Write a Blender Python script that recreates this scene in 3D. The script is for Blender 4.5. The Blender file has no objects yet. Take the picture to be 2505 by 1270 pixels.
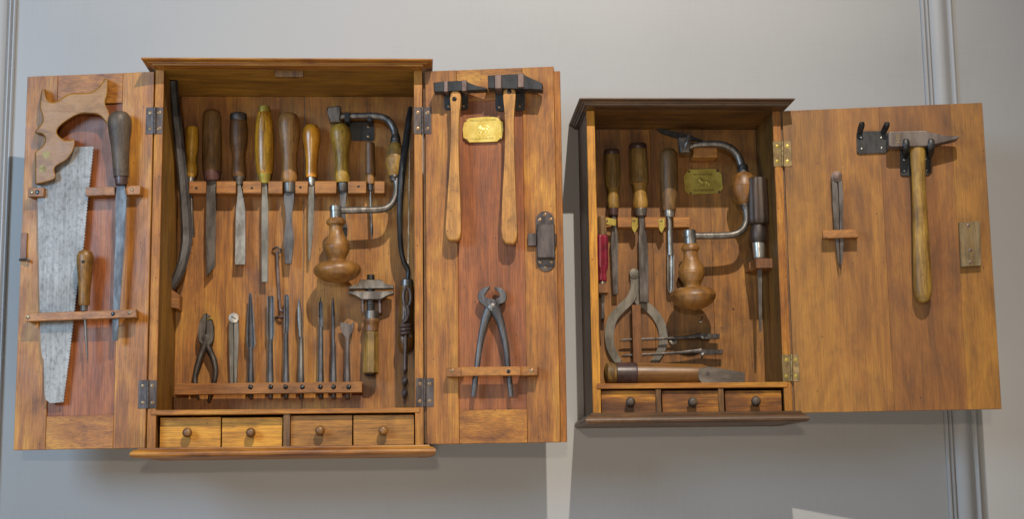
import bpy, bmesh, math, random
from mathutils import Vector, Matrix
from mathutils.geometry import tessellate_polygon
random.seed(7)
sc = bpy.context.scene
S = 0.0008                      # one working unit = 0.8 mm
# ------------------------------------------------------------------ camera
YAW, PITCH, ROLL, FOC, CX, CZ = 0.06202706, 0.15351834, -0.0135251, 3643.88, 1034.84, -535.42
def _axes():
    cy, sy, cp, sp, cr, sr = math.cos(YAW), math.sin(YAW), math.cos(PITCH), math.sin(PITCH), math.cos(ROLL), math.sin(ROLL)
    f = Vector((sy*cp, cy*cp, sp)); r0 = Vector((cy, -sy, 0)); u0 = r0.cross(f)
    return r0*cr + u0*sr, u0*cr - r0*sr, f
CR, CU, CF = _axes()
CPOS = Vector((CX, -FOC, CZ))
cd = bpy.data.cameras.new('camera'); cam = bpy.data.objects.new('camera', cd); sc.collection.objects.link(cam)
cd.sensor_fit = 'HORIZONTAL'; cd.sensor_width = 36; cd.lens = 36*FOC/2505; cd.clip_start = 0.05; cd.clip_end = 100
M = Matrix((CR, CU, -CF)).transposed().to_4x4(); M.translation = CPOS*S; cam.matrix_world = M
sc.camera = cam
# ------------------------------------------------------------------ world + lamps
w = bpy.data.worlds.new('World'); sc.world = w; w.use_nodes = True
bg = w.node_tree.nodes['Background']; bg.inputs[0].default_value = (1.0, 0.93, 0.84, 1); bg.inputs[1].default_value = 0.075
def lamp(name, kind, pos, target, power, color, size=0.03, angle=40, blend=0.4, sx=None, sy=None):
    l = bpy.data.lights.new(name, kind); o = bpy.data.objects.new(name, l); sc.collection.objects.link(o)
    l.energy = power; l.color = color
    if kind == 'AREA':
        l.shape = 'RECTANGLE'; l.size = sx; l.size_y = sy
    else:
        l.shadow_soft_size = size
        if kind == 'SPOT': l.spot_size = math.radians(angle); l.spot_blend = blend
    p = Vector(pos)*S; o.location = p
    o.rotation_euler = (Vector(target)*S - p).to_track_quat('-Z', 'Y').to_euler()
    return o
lamp('gallery_spot', 'SPOT', (1724, -3400, 3380), (1230, 0, 120), 740, (1.0, 0.90, 0.77), 0.022, 52, 1.0)
lamp('room_lamp', 'SPOT', (900, -5200, 100), (1100, 0, 0), 100, (1.0, 0.85, 0.66), 0.06, 60, 0.9)
lamp('window_light', 'AREA', (-1690, -2680, 750), (500, 0, -100), 68, (0.46, 0.72, 1.0), sx=1.0, sy=0.9)
lamp('floor_bounce', 'AREA', (1100, -2200, -2400), (1100, 0, 0), 38, (1.0, 0.88, 0.72), sx=3.0, sy=1.6)
vs = sc.view_settings; vs.view_transform = 'Standard'; vs.look = 'None'; vs.gamma = 1; vs.exposure = 0; vs.use_curve_mapping = False

# ------------------------------------------------------------------ materials
MATS = {}
def nt(name):
    m = bpy.data.materials.new(name); m.use_nodes = True; MATS[name] = m
    t = m.node_tree; b = t.nodes['Principled BSDF']
    return m, t, b
def N(t, kind, **kw):
    n = t.nodes.new(kind)
    for k, v in kw.items():
        if k.startswith('i_'): n.inputs[k[2:]].default_value = v
        else: setattr(n, k, v)
    return n
def ramp(t, stops):
    n = t.nodes.new('ShaderNodeValToRGB'); e = n.color_ramp.elements
    while len(e) < len(stops): e.new(0.5)
    for q, (p, c) in zip(e, stops): q.position = p; q.color = (*c, 1)
    return n
def coords(t, scale, rnd=7.0):
    tc = N(t, 'ShaderNodeTexCoord'); oi = N(t, 'ShaderNodeObjectInfo')
    mu = N(t, 'ShaderNodeMath', operation='MULTIPLY'); mu.inputs[1].default_value = rnd
    t.links.new(oi.outputs['Random'], mu.inputs[0])
    ad = N(t, 'ShaderNodeVectorMath', operation='ADD')
    t.links.new(tc.outputs['Object'], ad.inputs[0]); t.links.new(mu.outputs[0], ad.inputs[1])
    mp = N(t, 'ShaderNodeMapping'); mp.inputs['Scale'].default_value = scale
    t.links.new(ad.outputs[0], mp.inputs[0])
    return mp.outputs[0], ad.outputs[0]
def wood(name, dark, mid, light, axis='Z', grain=70, rough=0.46, stain=0.55, pores=0.45, coat=0.04, bump=0.2, k_=0.80, grime=0.35, rnd=7.0):
    m, t, b = nt(name); L = t.links.new
    dark, mid, light = [(c[0]*k_*q, c[1]*k_*q*(.95 if c[0] > 3*c[2] else .97), c[2]*k_*q*(.5 if c[0] > 3*c[2] else .8)) for c, q in ((dark, .86), (mid, 1), (light, 1.08))]
    AX = {'X': 0, 'Y': 1, 'Z': 2}[axis]
    def st(f): v = [1, 1, 1]; v[AX] = f; return tuple(v)
    v1, base = coords(t, st(0.055), rnd)
    n1 = N(t, 'ShaderNodeTexNoise', i_Scale=grain*1.9, i_Detail=8, i_Roughness=0.7, i_Distortion=0.5); L(v1, n1.inputs['Vector'])
    def mapped(f):
        mp = N(t, 'ShaderNodeMapping'); mp.inputs['Scale'].default_value = st(f); L(base, mp.inputs[0]); return mp.outputs[0]
    n2 = N(t, 'ShaderNodeTexNoise', i_Scale=grain*0.26, i_Detail=6, i_Roughness=0.62, i_Distortion=1.6); L(mapped(0.3), n2.inputs['Vector'])
    # growth rings: distorted bands across the grain
    wv = N(t, 'ShaderNodeTexNoise', i_Scale=grain*0.12, i_Detail=2.5, i_Distortion=0.6); L(mapped(0.12), wv.inputs['Vector'])
    ms = N(t, 'ShaderNodeMath', operation='MULTIPLY'); ms.inputs[1].default_value = 62; L(wv.outputs[0], ms.inputs[0])
    sn = N(t, 'ShaderNodeMath', operation='SINE'); L(ms.outputs[0], sn.inputs[0])
    a = N(t, 'ShaderNodeMath', operation='MULTIPLY_ADD'); a.inputs[1].default_value = 0.08; L(sn.outputs[0], a.inputs[0]); L(n1.outputs[0], a.inputs[2])
    mx = N(t, 'ShaderNodeMix', data_type='FLOAT'); mx.inputs[0].default_value = stain
    L(a.outputs[0], mx.inputs[2]); L(n2.outputs[0], mx.inputs[3])
    r = ramp(t, [(0.33, dark), (0.5, mid), (0.67, light)]); L(mx.outputs[0], r.inputs[0])
    n3 = N(t, 'ShaderNodeTexNoise', i_Scale=520, i_Detail=3, i_Roughness=0.75); L(mapped(0.03), n3.inputs['Vector'])
    r3 = ramp(t, [(0.36, (1-pores,)*3), (0.58, (1, 1, 1))]); L(n3.outputs[0], r3.inputs[0])
    n4 = N(t, 'ShaderNodeTexNoise', i_Scale=26, i_Detail=7, i_Roughness=0.7, i_Distortion=0.6); L(mapped(0.6), n4.inputs['Vector'])
    r4 = ramp(t, [(0.34, (1-grime, 1-grime*1.05, 1-grime)), (0.52, (1, 1, 1))]); L(n4.outputs[0], r4.inputs[0])
    # a few tiny dents and worm holes
    vo = N(t, 'ShaderNodeTexVoronoi', i_Scale=42); L(mapped(0.7), vo.inputs['Vector'])
    r5 = ramp(t, [(0.035, (.25, .2, .18)), (0.07, (1, 1, 1))]); L(vo.outputs['Distance'], r5.inputs[0])
    prev = r.outputs[0]
    for q in (r3, r4, r5):
        mm = N(t, 'ShaderNodeMix', data_type='RGBA', blend_type='MULTIPLY'); mm.inputs[0].default_value = 1
        L(prev, mm.inputs[6]); L(q.outputs[0], mm.inputs[7]); prev = mm.outputs[2]
    L(prev, b.inputs['Base Color'])
    rr = N(t, 'ShaderNodeMapRange'); rr.inputs[3].default_value = rough+0.22; rr.inputs[4].default_value = rough-0.1
    L(n4.outputs[0], rr.inputs[0]); L(rr.outputs[0], b.inputs['Roughness'])
    bp = N(t, 'ShaderNodeBump', i_Strength=bump, i_Distance=0.001); L(n3.outputs[0], bp.inputs['Height']); L(bp.outputs[0], b.inputs['Normal'])
    b.inputs['Coat Weight'].default_value = coat; b.inputs['Coat Roughness'].default_value = 0.3
    return m
def metal(name, c1, c2, rough=0.42, met=0.85, scale=60, stretch=(1, 1, 0.3), lo=0.4, hi=0.62, bump=0.1):
    m, t, b = nt(name); L = t.links.new
    v, base = coords(t, stretch)
    n = N(t, 'ShaderNodeTexNoise', i_Scale=scale, i_Detail=6, i_Roughness=0.65); L(v, n.inputs['Vector'])
    r = ramp(t, [(lo, c1), (hi, c2)]); L(n.outputs[0], r.inputs[0]); L(r.outputs[0], b.inputs['Base Color'])
    rr = N(t, 'ShaderNodeMapRange'); rr.inputs[3].default_value = rough+0.15; rr.inputs[4].default_value = rough-0.12
    L(n.outputs[0], rr.inputs[0]); L(rr.outputs[0], b.inputs['Roughness'])
    b.inputs['Metallic'].default_value = met
    n2 = N(t, 'ShaderNodeTexNoise', i_Scale=scale*5, i_Detail=3); L(base, n2.inputs['Vector'])
    bp = N(t, 'ShaderNodeBump', i_Strength=bump, i_Distance=0.001); L(n2.outputs[0], bp.inputs['Height']); L(bp.outputs[0], b.inputs['Normal'])
    return m
def plain(name, c, rough=0.5, met=0.0, var=0.25, scale=40):
    return metal(name, tuple(x*(1-var) for x in c), tuple(min(1, x*(1+var)) for x in c), rough, met, scale, (1, 1, 1), 0.35, 0.65, 0.08)

wood('honey', (.16, .045, .010), (.36, .135, .024), (.51, .245, .048), 'Z', 45, grime=.2, stain=.66, k_=.88)
wood('honey_flat', (.16, .045, .010), (.36, .135, .024), (.51, .245, .048), 'X', 45, grime=.2, stain=.66, k_=.88)
wood('redpanel', (.17, .046, .016), (.28, .080, .026), (.36, .12, .040), 'Z', 40, stain=.5, grime=.22, k_=.85)
wood('backboard', (.20, .065, .014), (.36, .14, .026), (.48, .23, .045), 'Z', 45, grime=.2, stain=.66, k_=.86)
wood('olive_inner', (.13, .062, .012), (.22, .11, .022), (.31, .165, .04), 'Z', 35, k_=1.15, grime=.22)
wood('olive_ceiling', (.13, .062, .012), (.22, .11, .022), (.31, .165, .04), 'X', 35, k_=1.15, grime=.22)
wood('beech_drawer', (.34, .14, .018), (.48, .22, .030), (.58, .29, .05), 'X', 60, stain=.35, k_=1.2)
wood('brown_drawer', (.22, .088, .02), (.31, .135, .032), (.40, .19, .05), 'X', 60, stain=.35, k_=1.1)
wood('rack_wood', (.20, .075, .022), (.32, .125, .036), (.41, .175, .055), 'X', 60, k_=.95)
wood('rack_wood_upright', (.14, .05, .02), (.23, .085, .032), (.30, .12, .045), 'Z', 60)
wood('walnut_door', (.19, .068, .014), (.33, .13, .025), (.44, .20, .042), 'Z', 38, rnd=0, stain=.68, grime=.2, pores=.3, k_=.68)
wood('ochre_door', (.21, .082, .012), (.37, .155, .023), (.47, .22, .042), 'Z', 38, rnd=0, stain=.68, grime=.2, pores=.3, k_=.68)
wood('umber_door', (.15, .052, .013), (.27, .098, .023), (.38, .16, .036), 'Z', 38, rnd=0, stain=.68, grime=.2, pores=.3, k_=.68)
wood('walnut_back', (.14, .052, .013), (.26, .105, .024), (.37, .165, .040), 'Z', 38, stain=.55, k_=.88)
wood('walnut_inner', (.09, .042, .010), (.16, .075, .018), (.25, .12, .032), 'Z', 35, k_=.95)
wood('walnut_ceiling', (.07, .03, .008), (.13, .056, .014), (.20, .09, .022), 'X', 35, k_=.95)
wood('yellow_edge', (.40, .17, .022), (.52, .235, .03), (.60, .30, .05), 'Z', 60, stain=.3, k_=.95, grime=.22)
wood('rosewood', (.045, .014, .007), (.15, .052, .014), (.42, .18, .022), 'X', 40, stain=.5, k_=1.35)
wood('dark_cornice', (.040, .018, .011), (.066, .030, .018), (.11, .052, .030), 'X', 60, rough=.4, k_=1.25)
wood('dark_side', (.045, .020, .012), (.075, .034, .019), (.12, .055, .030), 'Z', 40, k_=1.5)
wood('handle_yellow', (.40, .20, .03), (.52, .28, .045), (.60, .36, .08), 'Z', 60, .35, .4, k_=1.0)
wood('handle_umber', (.10, .052, .030), (.17, .095, .055), (.25, .15, .09), 'Z', 60, .45, .5, grime=.5, coat=0, k_=1.05)
wood('handle_walnut', (.075, .034, .020), (.16, .075, .040), (.25, .13, .075), 'Z', 60, .4, .5, grime=.5, coat=0, k_=1.05)
wood('handle_oak', (.25, .095, .010), (.52, .245, .025), (.62, .34, .05), 'Z', 130, .3, .2, .5, .4, k_=1.1)
wood('handle_pear', (.17, .075, .036), (.27, .13, .064), (.36, .19, .10), 'Z', 60, .4, .5, grime=.5, coat=0, k_=1.05)
wood('handle_amber', (.36, .125, .012), (.52, .21, .022), (.60, .28, .04), 'Z', 50, .25, .4, .15, .6, k_=1.05)
wood('handle_olive', (.28, .15, .03), (.42, .25, .06), (.52, .34, .10), 'Z', 50, .35, .5, k_=.9, grime=.5, coat=0)
wood('handle_cocoa', (.11, .045, .024), (.20, .09, .05), (.29, .15, .09), 'Z', 60, .4, .5, grime=.5, coat=0)
wood('turned_cherry', (.14, .055, .02), (.29, .13, .05), (.42, .21, .09), 'Z', 40, .4, .5, .2, .1, grime=.5, k_=.72)
wood('saw_handle', (.17, .07, .012), (.26, .112, .020), (.32, .15, .03), 'X', 28, .42, .75, .2, k_=.9, grime=.4)
wood('charcoal_wood', (.05, .035, .028), (.095, .066, .052), (.17, .115, .08), 'Z', 55, .5, .6, grime=.5, coat=0, k_=.95)
wood('awl_wood', (.13, .055, .018), (.25, .115, .032), (.36, .19, .06), 'Z', 60, .35, .5, grime=.5, coat=0)
wood('ash_handle', (.34, .15, .05), (.46, .215, .078), (.54, .28, .12), 'Z', 60, .42, .45, .3, k_=.9, grime=.5, coat=0)
wood('grimy_handle', (.12, .055, .014), (.32, .18, .05), (.46, .29, .10), 'Z', 60, .5, .7, .5)
wood('bark_handle', (.05, .028, .014), (.16, .095, .042), (.33, .21, .09), 'Z', 70, .55, .6, .6, k_=1.25)
wood('striped_neck', (.05, .025, .01), (.33, .19, .06), (.46, .28, .10), 'Z', 130, .5, .1)
wood('tan_neck', (.20, .10, .03), (.33, .19, .07), (.43, .27, .12), 'Z', 60, .45, .5, grime=.5, coat=0, k_=1.0)
wood('wrench_wood', (.17, .09, .03), (.29, .17, .06), (.38, .24, .10), 'Z', 60, .45, .5, grime=.5, coat=0)
wood('lock_wood', (.16, .075, .016), (.30, .17, .055), (.42, .32, .20), 'Z', 35, .55, .7, k_=.5)
wood('black_wood', (.022, .014, .012), (.045, .028, .022), (.10, .055, .034), 'Z', 60, .45, .5)
wood('log_handle', (.10, .04, .018), (.22, .095, .034), (.37, .17, .06), 'X', 45, .35, .6, .4, .35)
plain('red_paint', (.17, .012, .028), .35, 0, .4)
plain('leather', (.05, .026, .024), .38, 0, .5)
plain('twine_collar', (.075, .035, .032), .4)
metal('steel', (.16, .145, .13), (.40, .38, .35), .34, .85)
metal('dull_steel', (.085, .073, .064), (.21, .19, .17), .42, .7)
metal('dark_iron', (.050, .042, .038), (.125, .110, .102), .45, .75)
metal('blue_steel', (.055, .050, .050), (.125, .118, .118), .48, .55)
metal('grey_steel', (.10, .088, .070), (.20, .18, .15), .5, .45, 50)
metal('socket_iron', (.07, .052, .038), (.17, .138, .105), .55, .25, 40, (.3, 1, 1))
metal('black_iron', (.010, .010, .011), (.034, .034, .036), .42, .3, 80)
metal('hinge_iron', (.042, .031, .028), (.098, .076, .068), .5, .5, 70)
metal('rust_strap', (.095, .060, .048), (.19, .13, .11), .5, .55, 70)
metal('hammer_brown', (.075, .056, .047), (.14, .112, .098), .52, .45, 50)
metal('dull_brass', (.15, .10, .025), (.25, .18, .05), .5, .3, 60, (1, 1, 1))
metal('brass', (.55, .38, .07), (.85, .66, .20), .34, .5, 30, (1, 1, 1))
metal('tarnished_brass', (.26, .19, .03), (.44, .34, .07), .38, .5, 40, (1, 1, 1))
metal('hinge_brass', (.13, .085, .035), (.26, .18, .075), .45, .5, 60, (1, 1, 1))
metal('screw_dark', (.012, .012, .012), (.03, .03, .03), .22, .6, 80)
metal('screw_bronze', (.14, .08, .04), (.28, .18, .10), .4, .8, 80)
metal('nickel', (.30, .28, .25), (.50, .48, .44), .34, .8, 60)
plain('letter', (.10, .065, .015), .5, .6)
plain('hole', (.008, .006, .005), .8)
def saw_steel():
    m, t, b = nt('saw_steel'); L = t.links.new
    v, base = coords(t, (1, 1, .75))
    n = N(t, 'ShaderNodeTexNoise', i_Scale=150, i_Detail=6, i_Roughness=.72); L(v, n.inputs['Vector'])
    n2 = N(t, 'ShaderNodeTexNoise', i_Scale=9, i_Detail=5, i_Roughness=.6); L(v, n2.inputs['Vector'])
    mp = N(t, 'ShaderNodeMapping'); mp.inputs['Scale'].default_value = (1, 1, .03); L(base, mp.inputs[0])
    n3 = N(t, 'ShaderNodeTexNoise', i_Scale=240, i_Detail=3); L(mp.outputs[0], n3.inputs['Vector'])
    r = ramp(t, [(.34, (.15, .13, .118)), (.50, (.25, .232, .215)), (.64, (.33, .312, .295))]); L(n2.outputs[0], r.inputs[0])
    r2 = ramp(t, [(.32, (.52, .48, .45)), (.52, (1, 1, 1))]); L(n.outputs[0], r2.inputs[0])
    r3 = ramp(t, [(.35, (.78, .77, .76)), (.6, (1.0, 1.0, 1.0))]); L(n3.outputs[0], r3.inputs[0])
    prev = r.outputs[0]
    for q in (r2, r3):
        mm = N(t, 'ShaderNodeMix', data_type='RGBA', blend_type='MULTIPLY'); mm.inputs[0].default_value = 1
        L(prev, mm.inputs[6]); L(q.outputs[0], mm.inputs[7]); prev = mm.outputs[2]
    L(prev, b.inputs['Base Color'])
    b.inputs['Metallic'].default_value = .2; b.inputs['Roughness'].default_value = .55
saw_steel()
def wall_mat(name, c, weave=True):
    m, t, b = nt(name); L = t.links.new
    tc = N(t, 'ShaderNodeTexCoord')
    n = N(t, 'ShaderNodeTexNoise', i_Scale=3, i_Detail=3); L(tc.outputs['Object'], n.inputs['Vector'])
    mp = N(t, 'ShaderNodeMapping'); mp.inputs['Scale'].default_value = (1, 1, .04); L(tc.outputs['Object'], mp.inputs[0])
    n2 = N(t, 'ShaderNodeTexNoise', i_Scale=330, i_Detail=2); L(mp.outputs[0], n2.inputs['Vector'])
    mp3 = N(t, 'ShaderNodeMapping'); mp3.inputs['Scale'].default_value = (.04, 1, 1); L(tc.outputs['Object'], mp3.inputs[0])
    n3 = N(t, 'ShaderNodeTexNoise', i_Scale=330, i_Detail=2); L(mp3.outputs[0], n3.inputs['Vector'])
    ad = N(t, 'ShaderNodeMath', operation='ADD'); L(n2.outputs[0], ad.inputs[0]); L(n3.outputs[0], ad.inputs[1])
    ml = N(t, 'ShaderNodeMath', operation='MULTIPLY_ADD'); ml.inputs[1].default_value = .5; L(ad.outputs[0], ml.inputs[0]); L(n.outputs[0], ml.inputs[2])
    r = ramp(t, [(.7, tuple(x*.97 for x in c)), (1.3, tuple(x*1.03 for x in c))]); L(ml.outputs[0], r.inputs[0]); L(r.outputs[0], b.inputs['Base Color'])
    bp = N(t, 'ShaderNodeBump', i_Strength=.12, i_Distance=.0006); L(ad.outputs[0], bp.inputs['Height']); L(bp.outputs[0], b.inputs['Normal'])
    b.inputs['Roughness'].default_value = .55
wall_mat('wall_paint', (.283, .281, .284))
wall_mat('trim_paint', (.30, .305, .318))

# ------------------------------------------------------------------ frames and mesh helpers
def ray(px, py): return CF*FOC + CR*(px-1252.5) - CU*(py-635)
class Frame:
    def __init__(s, O, eu):
        s.O = Vector(O); s.eu = Vector(eu).normalized(); s.ev = Vector((0, 0, 1)); s.ew = s.eu.cross(s.ev)   # ew faces the viewer
    def at(s, px, py, w=0):
        d = ray(px, py); return CPOS + d*((s.O + s.ew*w - CPOS).dot(s.ew)/d.dot(s.ew))
    def m(s, px, py, w=0): return (s.at(px+1, py, w)-s.at(px, py, w)).length
    def uv(s, P): q = P-s.O; return q.dot(s.eu), q.dot(s.ev)
    def P(s, u, v, w): return s.O + s.eu*u + s.ev*v + s.ew*w
WALL_Y = 210
FW = Frame((0, WALL_Y, 0), (1, 0, 0))
F1 = Frame((0, 0, 0), (1, 0, 0))                 # front plane of the small cabinet
YF = -45; F1L = Frame((0, YF, 0), (1, 0, 0))     # front plane of the deeper wide cabinet
FB1 = Frame((0, 204, 0), (1, 0, 0))              # back panel, wide cabinet
FB2 = Frame((0, 196, 0), (1, 0, 0))              # back panel, small cabinet
FD1 = Frame((62.6, 4.4, 0), (324.5, -50, 0))      # left door (u from free edge to hinge)
FD2 = Frame((1046.8, YF, 0), (322, -49, 0))         # right door of the wide cabinet
FD3 = Frame((1955, 0, 0), (488, -88, 0))         # door of the small cabinet

def new(): return bmesh.new()
ORG = {}
def finish(bm, name, mat, origin, parent=None, kind=None, ang=38):
    me = bpy.data.meshes.new(name)
    bmesh.ops.recalc_face_normals(bm, faces=bm.faces)
    for v in bm.verts: v.co = (v.co - origin)*S
    for f in bm.faces: f.smooth = True
    bm.to_mesh(me); bm.free()
    me.set_sharp_from_angle(angle=math.radians(ang))
    o = bpy.data.objects.new(name, me); sc.collection.objects.link(o)
    me.materials.append(MATS[mat])
    wn = o.modifiers.new('weighted_normal', 'WEIGHTED_NORMAL'); wn.keep_sharp = True; wn.weight = 80
    if kind: o['kind'] = kind
    if parent is not None: o.parent = parent
    else: o.location = origin*S
    ORG[o.name] = origin
    return o
def thing(name, label, cat, origin, group=None):
    o = bpy.data.objects.new(name, None); sc.collection.objects.link(o); o.empty_display_size = .02
    o.location = origin*S; o['label'] = label; o['category'] = cat
    if group: o['group'] = group
    ORG[o.name] = origin.copy(); return o
def part(name, bm, mat, parent, ang=38, label=None):
    o = finish(bm, name, mat, ORG[parent.name], parent, ang=ang)
    if label: o['label'] = label
    return o
def single(name, bm, mat, label, cat, group=None, origin=None):
    if origin is None:
        origin = sum((v.co for v in bm.verts), Vector())/len(bm.verts)
        origin = Vector((origin.x, origin.y, min(v.co.z for v in bm.verts)))
    o = finish(bm, name, mat, origin); o['label'] = label; o['category'] = cat
    if group: o['group'] = group
    return o
def bev(bm, geom, off, seg=1):
    if off > 0: bmesh.ops.bevel(bm, geom=geom, offset=off, segments=seg, affect='EDGES', profile=0.5, clamp_overlap=True)
def hexa(bm, c8, off=0.8, seg=1):
    vs_ = [bm.verts.new(p) for p in c8]
    fs = [bm.faces.new([vs_[i] for i in q]) for q in ((0,1,2,3), (7,6,5,4), (0,4,5,1), (1,5,6,2), (2,6,7,3), (3,7,4,0))]
    ed = list({e for f in fs for e in f.edges}); bev(bm, ed, off, seg); return bm
def box(bm, x0, x1, y0, y1, z0, z1, off=0.8, seg=1):
    return hexa(bm, [Vector(p) for p in ((x0,y0,z0), (x1,y0,z0), (x1,y0,z1), (x0,y0,z1), (x0,y1,z0), (x1,y1,z0), (x1,y1,z1), (x0,y1,z1))], off, seg)
def fbox(bm, fr, u0, u1, v0, v1, w0, w1, off=0.8, seg=1):
    return hexa(bm, [fr.P(*p) for p in ((u0,v0,w1), (u1,v0,w1), (u1,v1,w1), (u0,v1,w1), (u0,v0,w0), (u1,v0,w0), (u1,v1,w0), (u0,v1,w0))], off, seg)
def pbox(bm, fr, x0, y0, x1, y1, w0, w1, off=0.8, seg=1):
    """box whose front face (at height w1 above the frame) covers the rectangle seen between two picture corners"""
    ua, va = fr.uv(fr.at(x0, (y0+y1)/2, w1)); ub, _ = fr.uv(fr.at(x1, (y0+y1)/2, w1))
    _, vt = fr.uv(fr.at((x0+x1)/2, y0, w1)); _, vb = fr.uv(fr.at((x0+x1)/2, y1, w1))
    return fbox(bm, fr, ua, ub, vb, vt, w0, w1, off, seg)
def plate(bm, fr, pts, w0, w1, off=0.5, seg=1, both=True):
    top = [fr.at(x, y, w1) for x, y in pts]; d = fr.ew*(w1-w0)
    a = [bm.verts.new(p) for p in top]; b = [bm.verts.new(p-d) for p in top]
    n = len(a); f1 = bm.faces.new(a); f2 = bm.faces.new(b[::-1])
    for i in range(n): bm.faces.new((a[i], b[i], b[(i+1) % n], a[(i+1) % n]))
    if off > 0:
        ed = list(f1.edges) + (list(f2.edges) if both else [])
        bev(bm, ed, off, seg)
    return bm
def plate_round(bm, fr, pts, w0, w1, r):
    """plate whose rim is rolled over with radius r (ring offsets along the outline normals)"""
    n = len(pts); P = [Vector(p) for p in pts]
    area = sum(P[i].x*P[(i+1) % n].y-P[(i+1) % n].x*P[i].y for i in range(n)); sg = 1 if area > 0 else -1
    nrm = []
    for i in range(n):
        d = (P[(i+1) % n]-P[i-1]).normalized(); nrm.append(Vector((-d.y, d.x))*sg)
    lv = [(w0, r), (w0+r*.3, r*.35), (w0+r, 0), (w1-r*1.3, 0), (w1-r*.75, r*.12), (w1-r*.32, r*.42), (w1-r*.08, r*.75), (w1, r)]
    nv = len(bm.verts); rings(bm, [[fr.at(*(P[i]+nrm[i]*o), w_) for i in range(n)] for w_, o in lv], cap=False)
    bm.verts.ensure_lookup_table(); k = len(lv)-1
    for a, b_, c in tessellate_polygon([[Vector((p.x, p.y, 0)) for p in P]]):
        bm.faces.new([bm.verts[nv+k*n+q] for q in (a, b_, c)]); bm.faces.new([bm.verts[nv+q] for q in (c, b_, a)])
    return bm
def smooth_pts(pts, k=2, closed=True):
    pts = [Vector(p) for p in pts]
    for _ in range(k):
        q = []; n = len(pts)
        if not closed: q.append(pts[0])
        for i in range(n if closed else n-1):
            a, b = pts[i], pts[(i+1) % n]; q += [a*.75+b*.25, a*.25+b*.75]
        if not closed: q.append(pts[-1])
        pts = q
    return [tuple(p) for p in pts]
def catclosed(pts, n=3):
    m_ = len(pts); out = []
    for i in range(m_):
        p0, p1, p2, p3 = pts[i-1], pts[i], pts[(i+1) % m_], pts[(i+2) % m_]
        for j in range(n):
            t = j/n; out.append(tuple(.5*((2*b)+(-a+c)*t+(2*a-5*b+4*c-d)*t*t+(-a+3*b-3*c+d)*t**3) for a, b, c, d in zip(p0, p1, p2, p3)))
    return out
def rrect(q, r=7, n=4):
    pts = [Vector(p) for p in q]; out = []
    for i in range(4):
        p, a, b_ = pts[i], pts[i-1], pts[(i+1) % 4]; u, v = (a-p).normalized()*r, (b_-p).normalized()*r
        for k in range(n+1):
            t = k/n; out.append(tuple((p+u)*(1-t)**2 + p*2*t*(1-t) + (p+v)*t*t))
    return out
def rings(bm, rr, cap=True):
    prev = None; first = None
    for r in rr:
        vs_ = [bm.verts.new(p) for p in r]
        if prev:
            n = len(vs_)
            for i in range(n): bm.faces.new((prev[i], prev[(i+1) % n], vs_[(i+1) % n], vs_[i]))
        else: first = vs_
        prev = vs_
    if cap: bm.faces.new(first[::-1]); bm.faces.new(prev)
    return bm
def turned(bm, fr, a, b, w, prof, seg=22, squash=1.0, vert=True, phase=0.0, flute=0, fdepth=0.0):
    """turned solid: axis from picture point a to b, profile = (picture coordinate along the axis, radius in pixels)"""
    wa, wb = w if isinstance(w, tuple) else (w, w)
    A, B = fr.at(*a, wa), fr.at(*b, wb); ax = (B-A).normalized(); k = 1 if vert else 0
    s = fr.ew - ax*fr.ew.dot(ax); s.normalize(); q = ax.cross(s); mm = fr.m(*a, wa)
    out = []
    for c, r in prof:
        t = (c-a[k])/(b[k]-a[k]); C = A.lerp(B, t) if 0 <= t <= 1 else A + (B-A)*t
        r = max(r, .15)*mm
        out.append([C + (q*math.cos(th)+s*math.sin(th)*squash)*r*(1-(fdepth*(0.5+0.5*math.cos(flute*th)) if flute else 0)) for th in (2*math.pi*(i+phase)/seg for i in range(seg))])
    return rings(bm, out)
def catmull(pts, n=6):
    out = []
    for i in range(len(pts)-1):
        p0, p1, p2, p3 = pts[max(i-1, 0)], pts[i], pts[i+1], pts[min(i+2, len(pts)-1)]
        for j in range(n):
            t = j/n
            out.append(tuple(.5*((2*b)+(-a+c)*t+(2*a-5*b+4*c-d)*t*t+(-a+3*b-3*c+d)*t**3) for a, b, c, d in zip(p0, p1, p2, p3)))
    return out + [tuple(pts[-1])]
def tube3(bm, P, R, seg=12, flat=1.0, up=None, twist=0.0, phase=0):
    """sweep through 3-D points; flat squashes the section along `up`"""
    out = []; prev = None; n = len(P)
    for i in range(n):
        t = (P[min(i+1, n-1)]-P[max(i-1, 0)]).normalized()
        if up is not None: s = up - t*up.dot(t)
        elif prev is None: s = t.orthogonal()
        else: s = prev - t*prev.dot(t)
        s.normalize(); prev = s; q = t.cross(s)
        r = R[i] if isinstance(R, (list, tuple)) else R; tw = twist*i
        out.append([P[i] + (q*math.cos(tw)+s*math.sin(tw))*r*math.cos(th) + (-q*math.sin(tw)+s*math.cos(tw))*r*flat*math.sin(th) for th in (2*math.pi*(k+phase)/seg for k in range(seg))])
    return rings(bm, out)
def tube(bm, fr, pts, seg=12, n=6, flat=1.0, up=True, phase=0):
    """pts: (px, py, w, r)"""
    c = catmull(pts, n) if n else pts
    P = [fr.at(x, y, w_) for x, y, w_, r in c]; R = [r*fr.m(x, y, w_) for x, y, w_, r in c]
    return tube3(bm, P, R, seg, flat, fr.ew if up else None, 0, phase)
def ribbon(bm, fr, pts, w0, w1, off=.5, n=6):
    """flat bar along a picture path with half widths: (px, py, half)"""
    c = catmull(pts, n); L, R = [], []
    for i in range(len(c)):
        a, b = Vector(c[max(i-1, 0)][:2]), Vector(c[min(i+1, len(c)-1)][:2]); d = (b-a).normalized(); q = Vector((-d.y, d.x)); p = Vector(c[i][:2])
        L.append(tuple(p+q*c[i][2])); R.append(tuple(p-q*c[i][2]))
    return plate(bm, fr, L+R[::-1], w0, w1, off)
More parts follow.
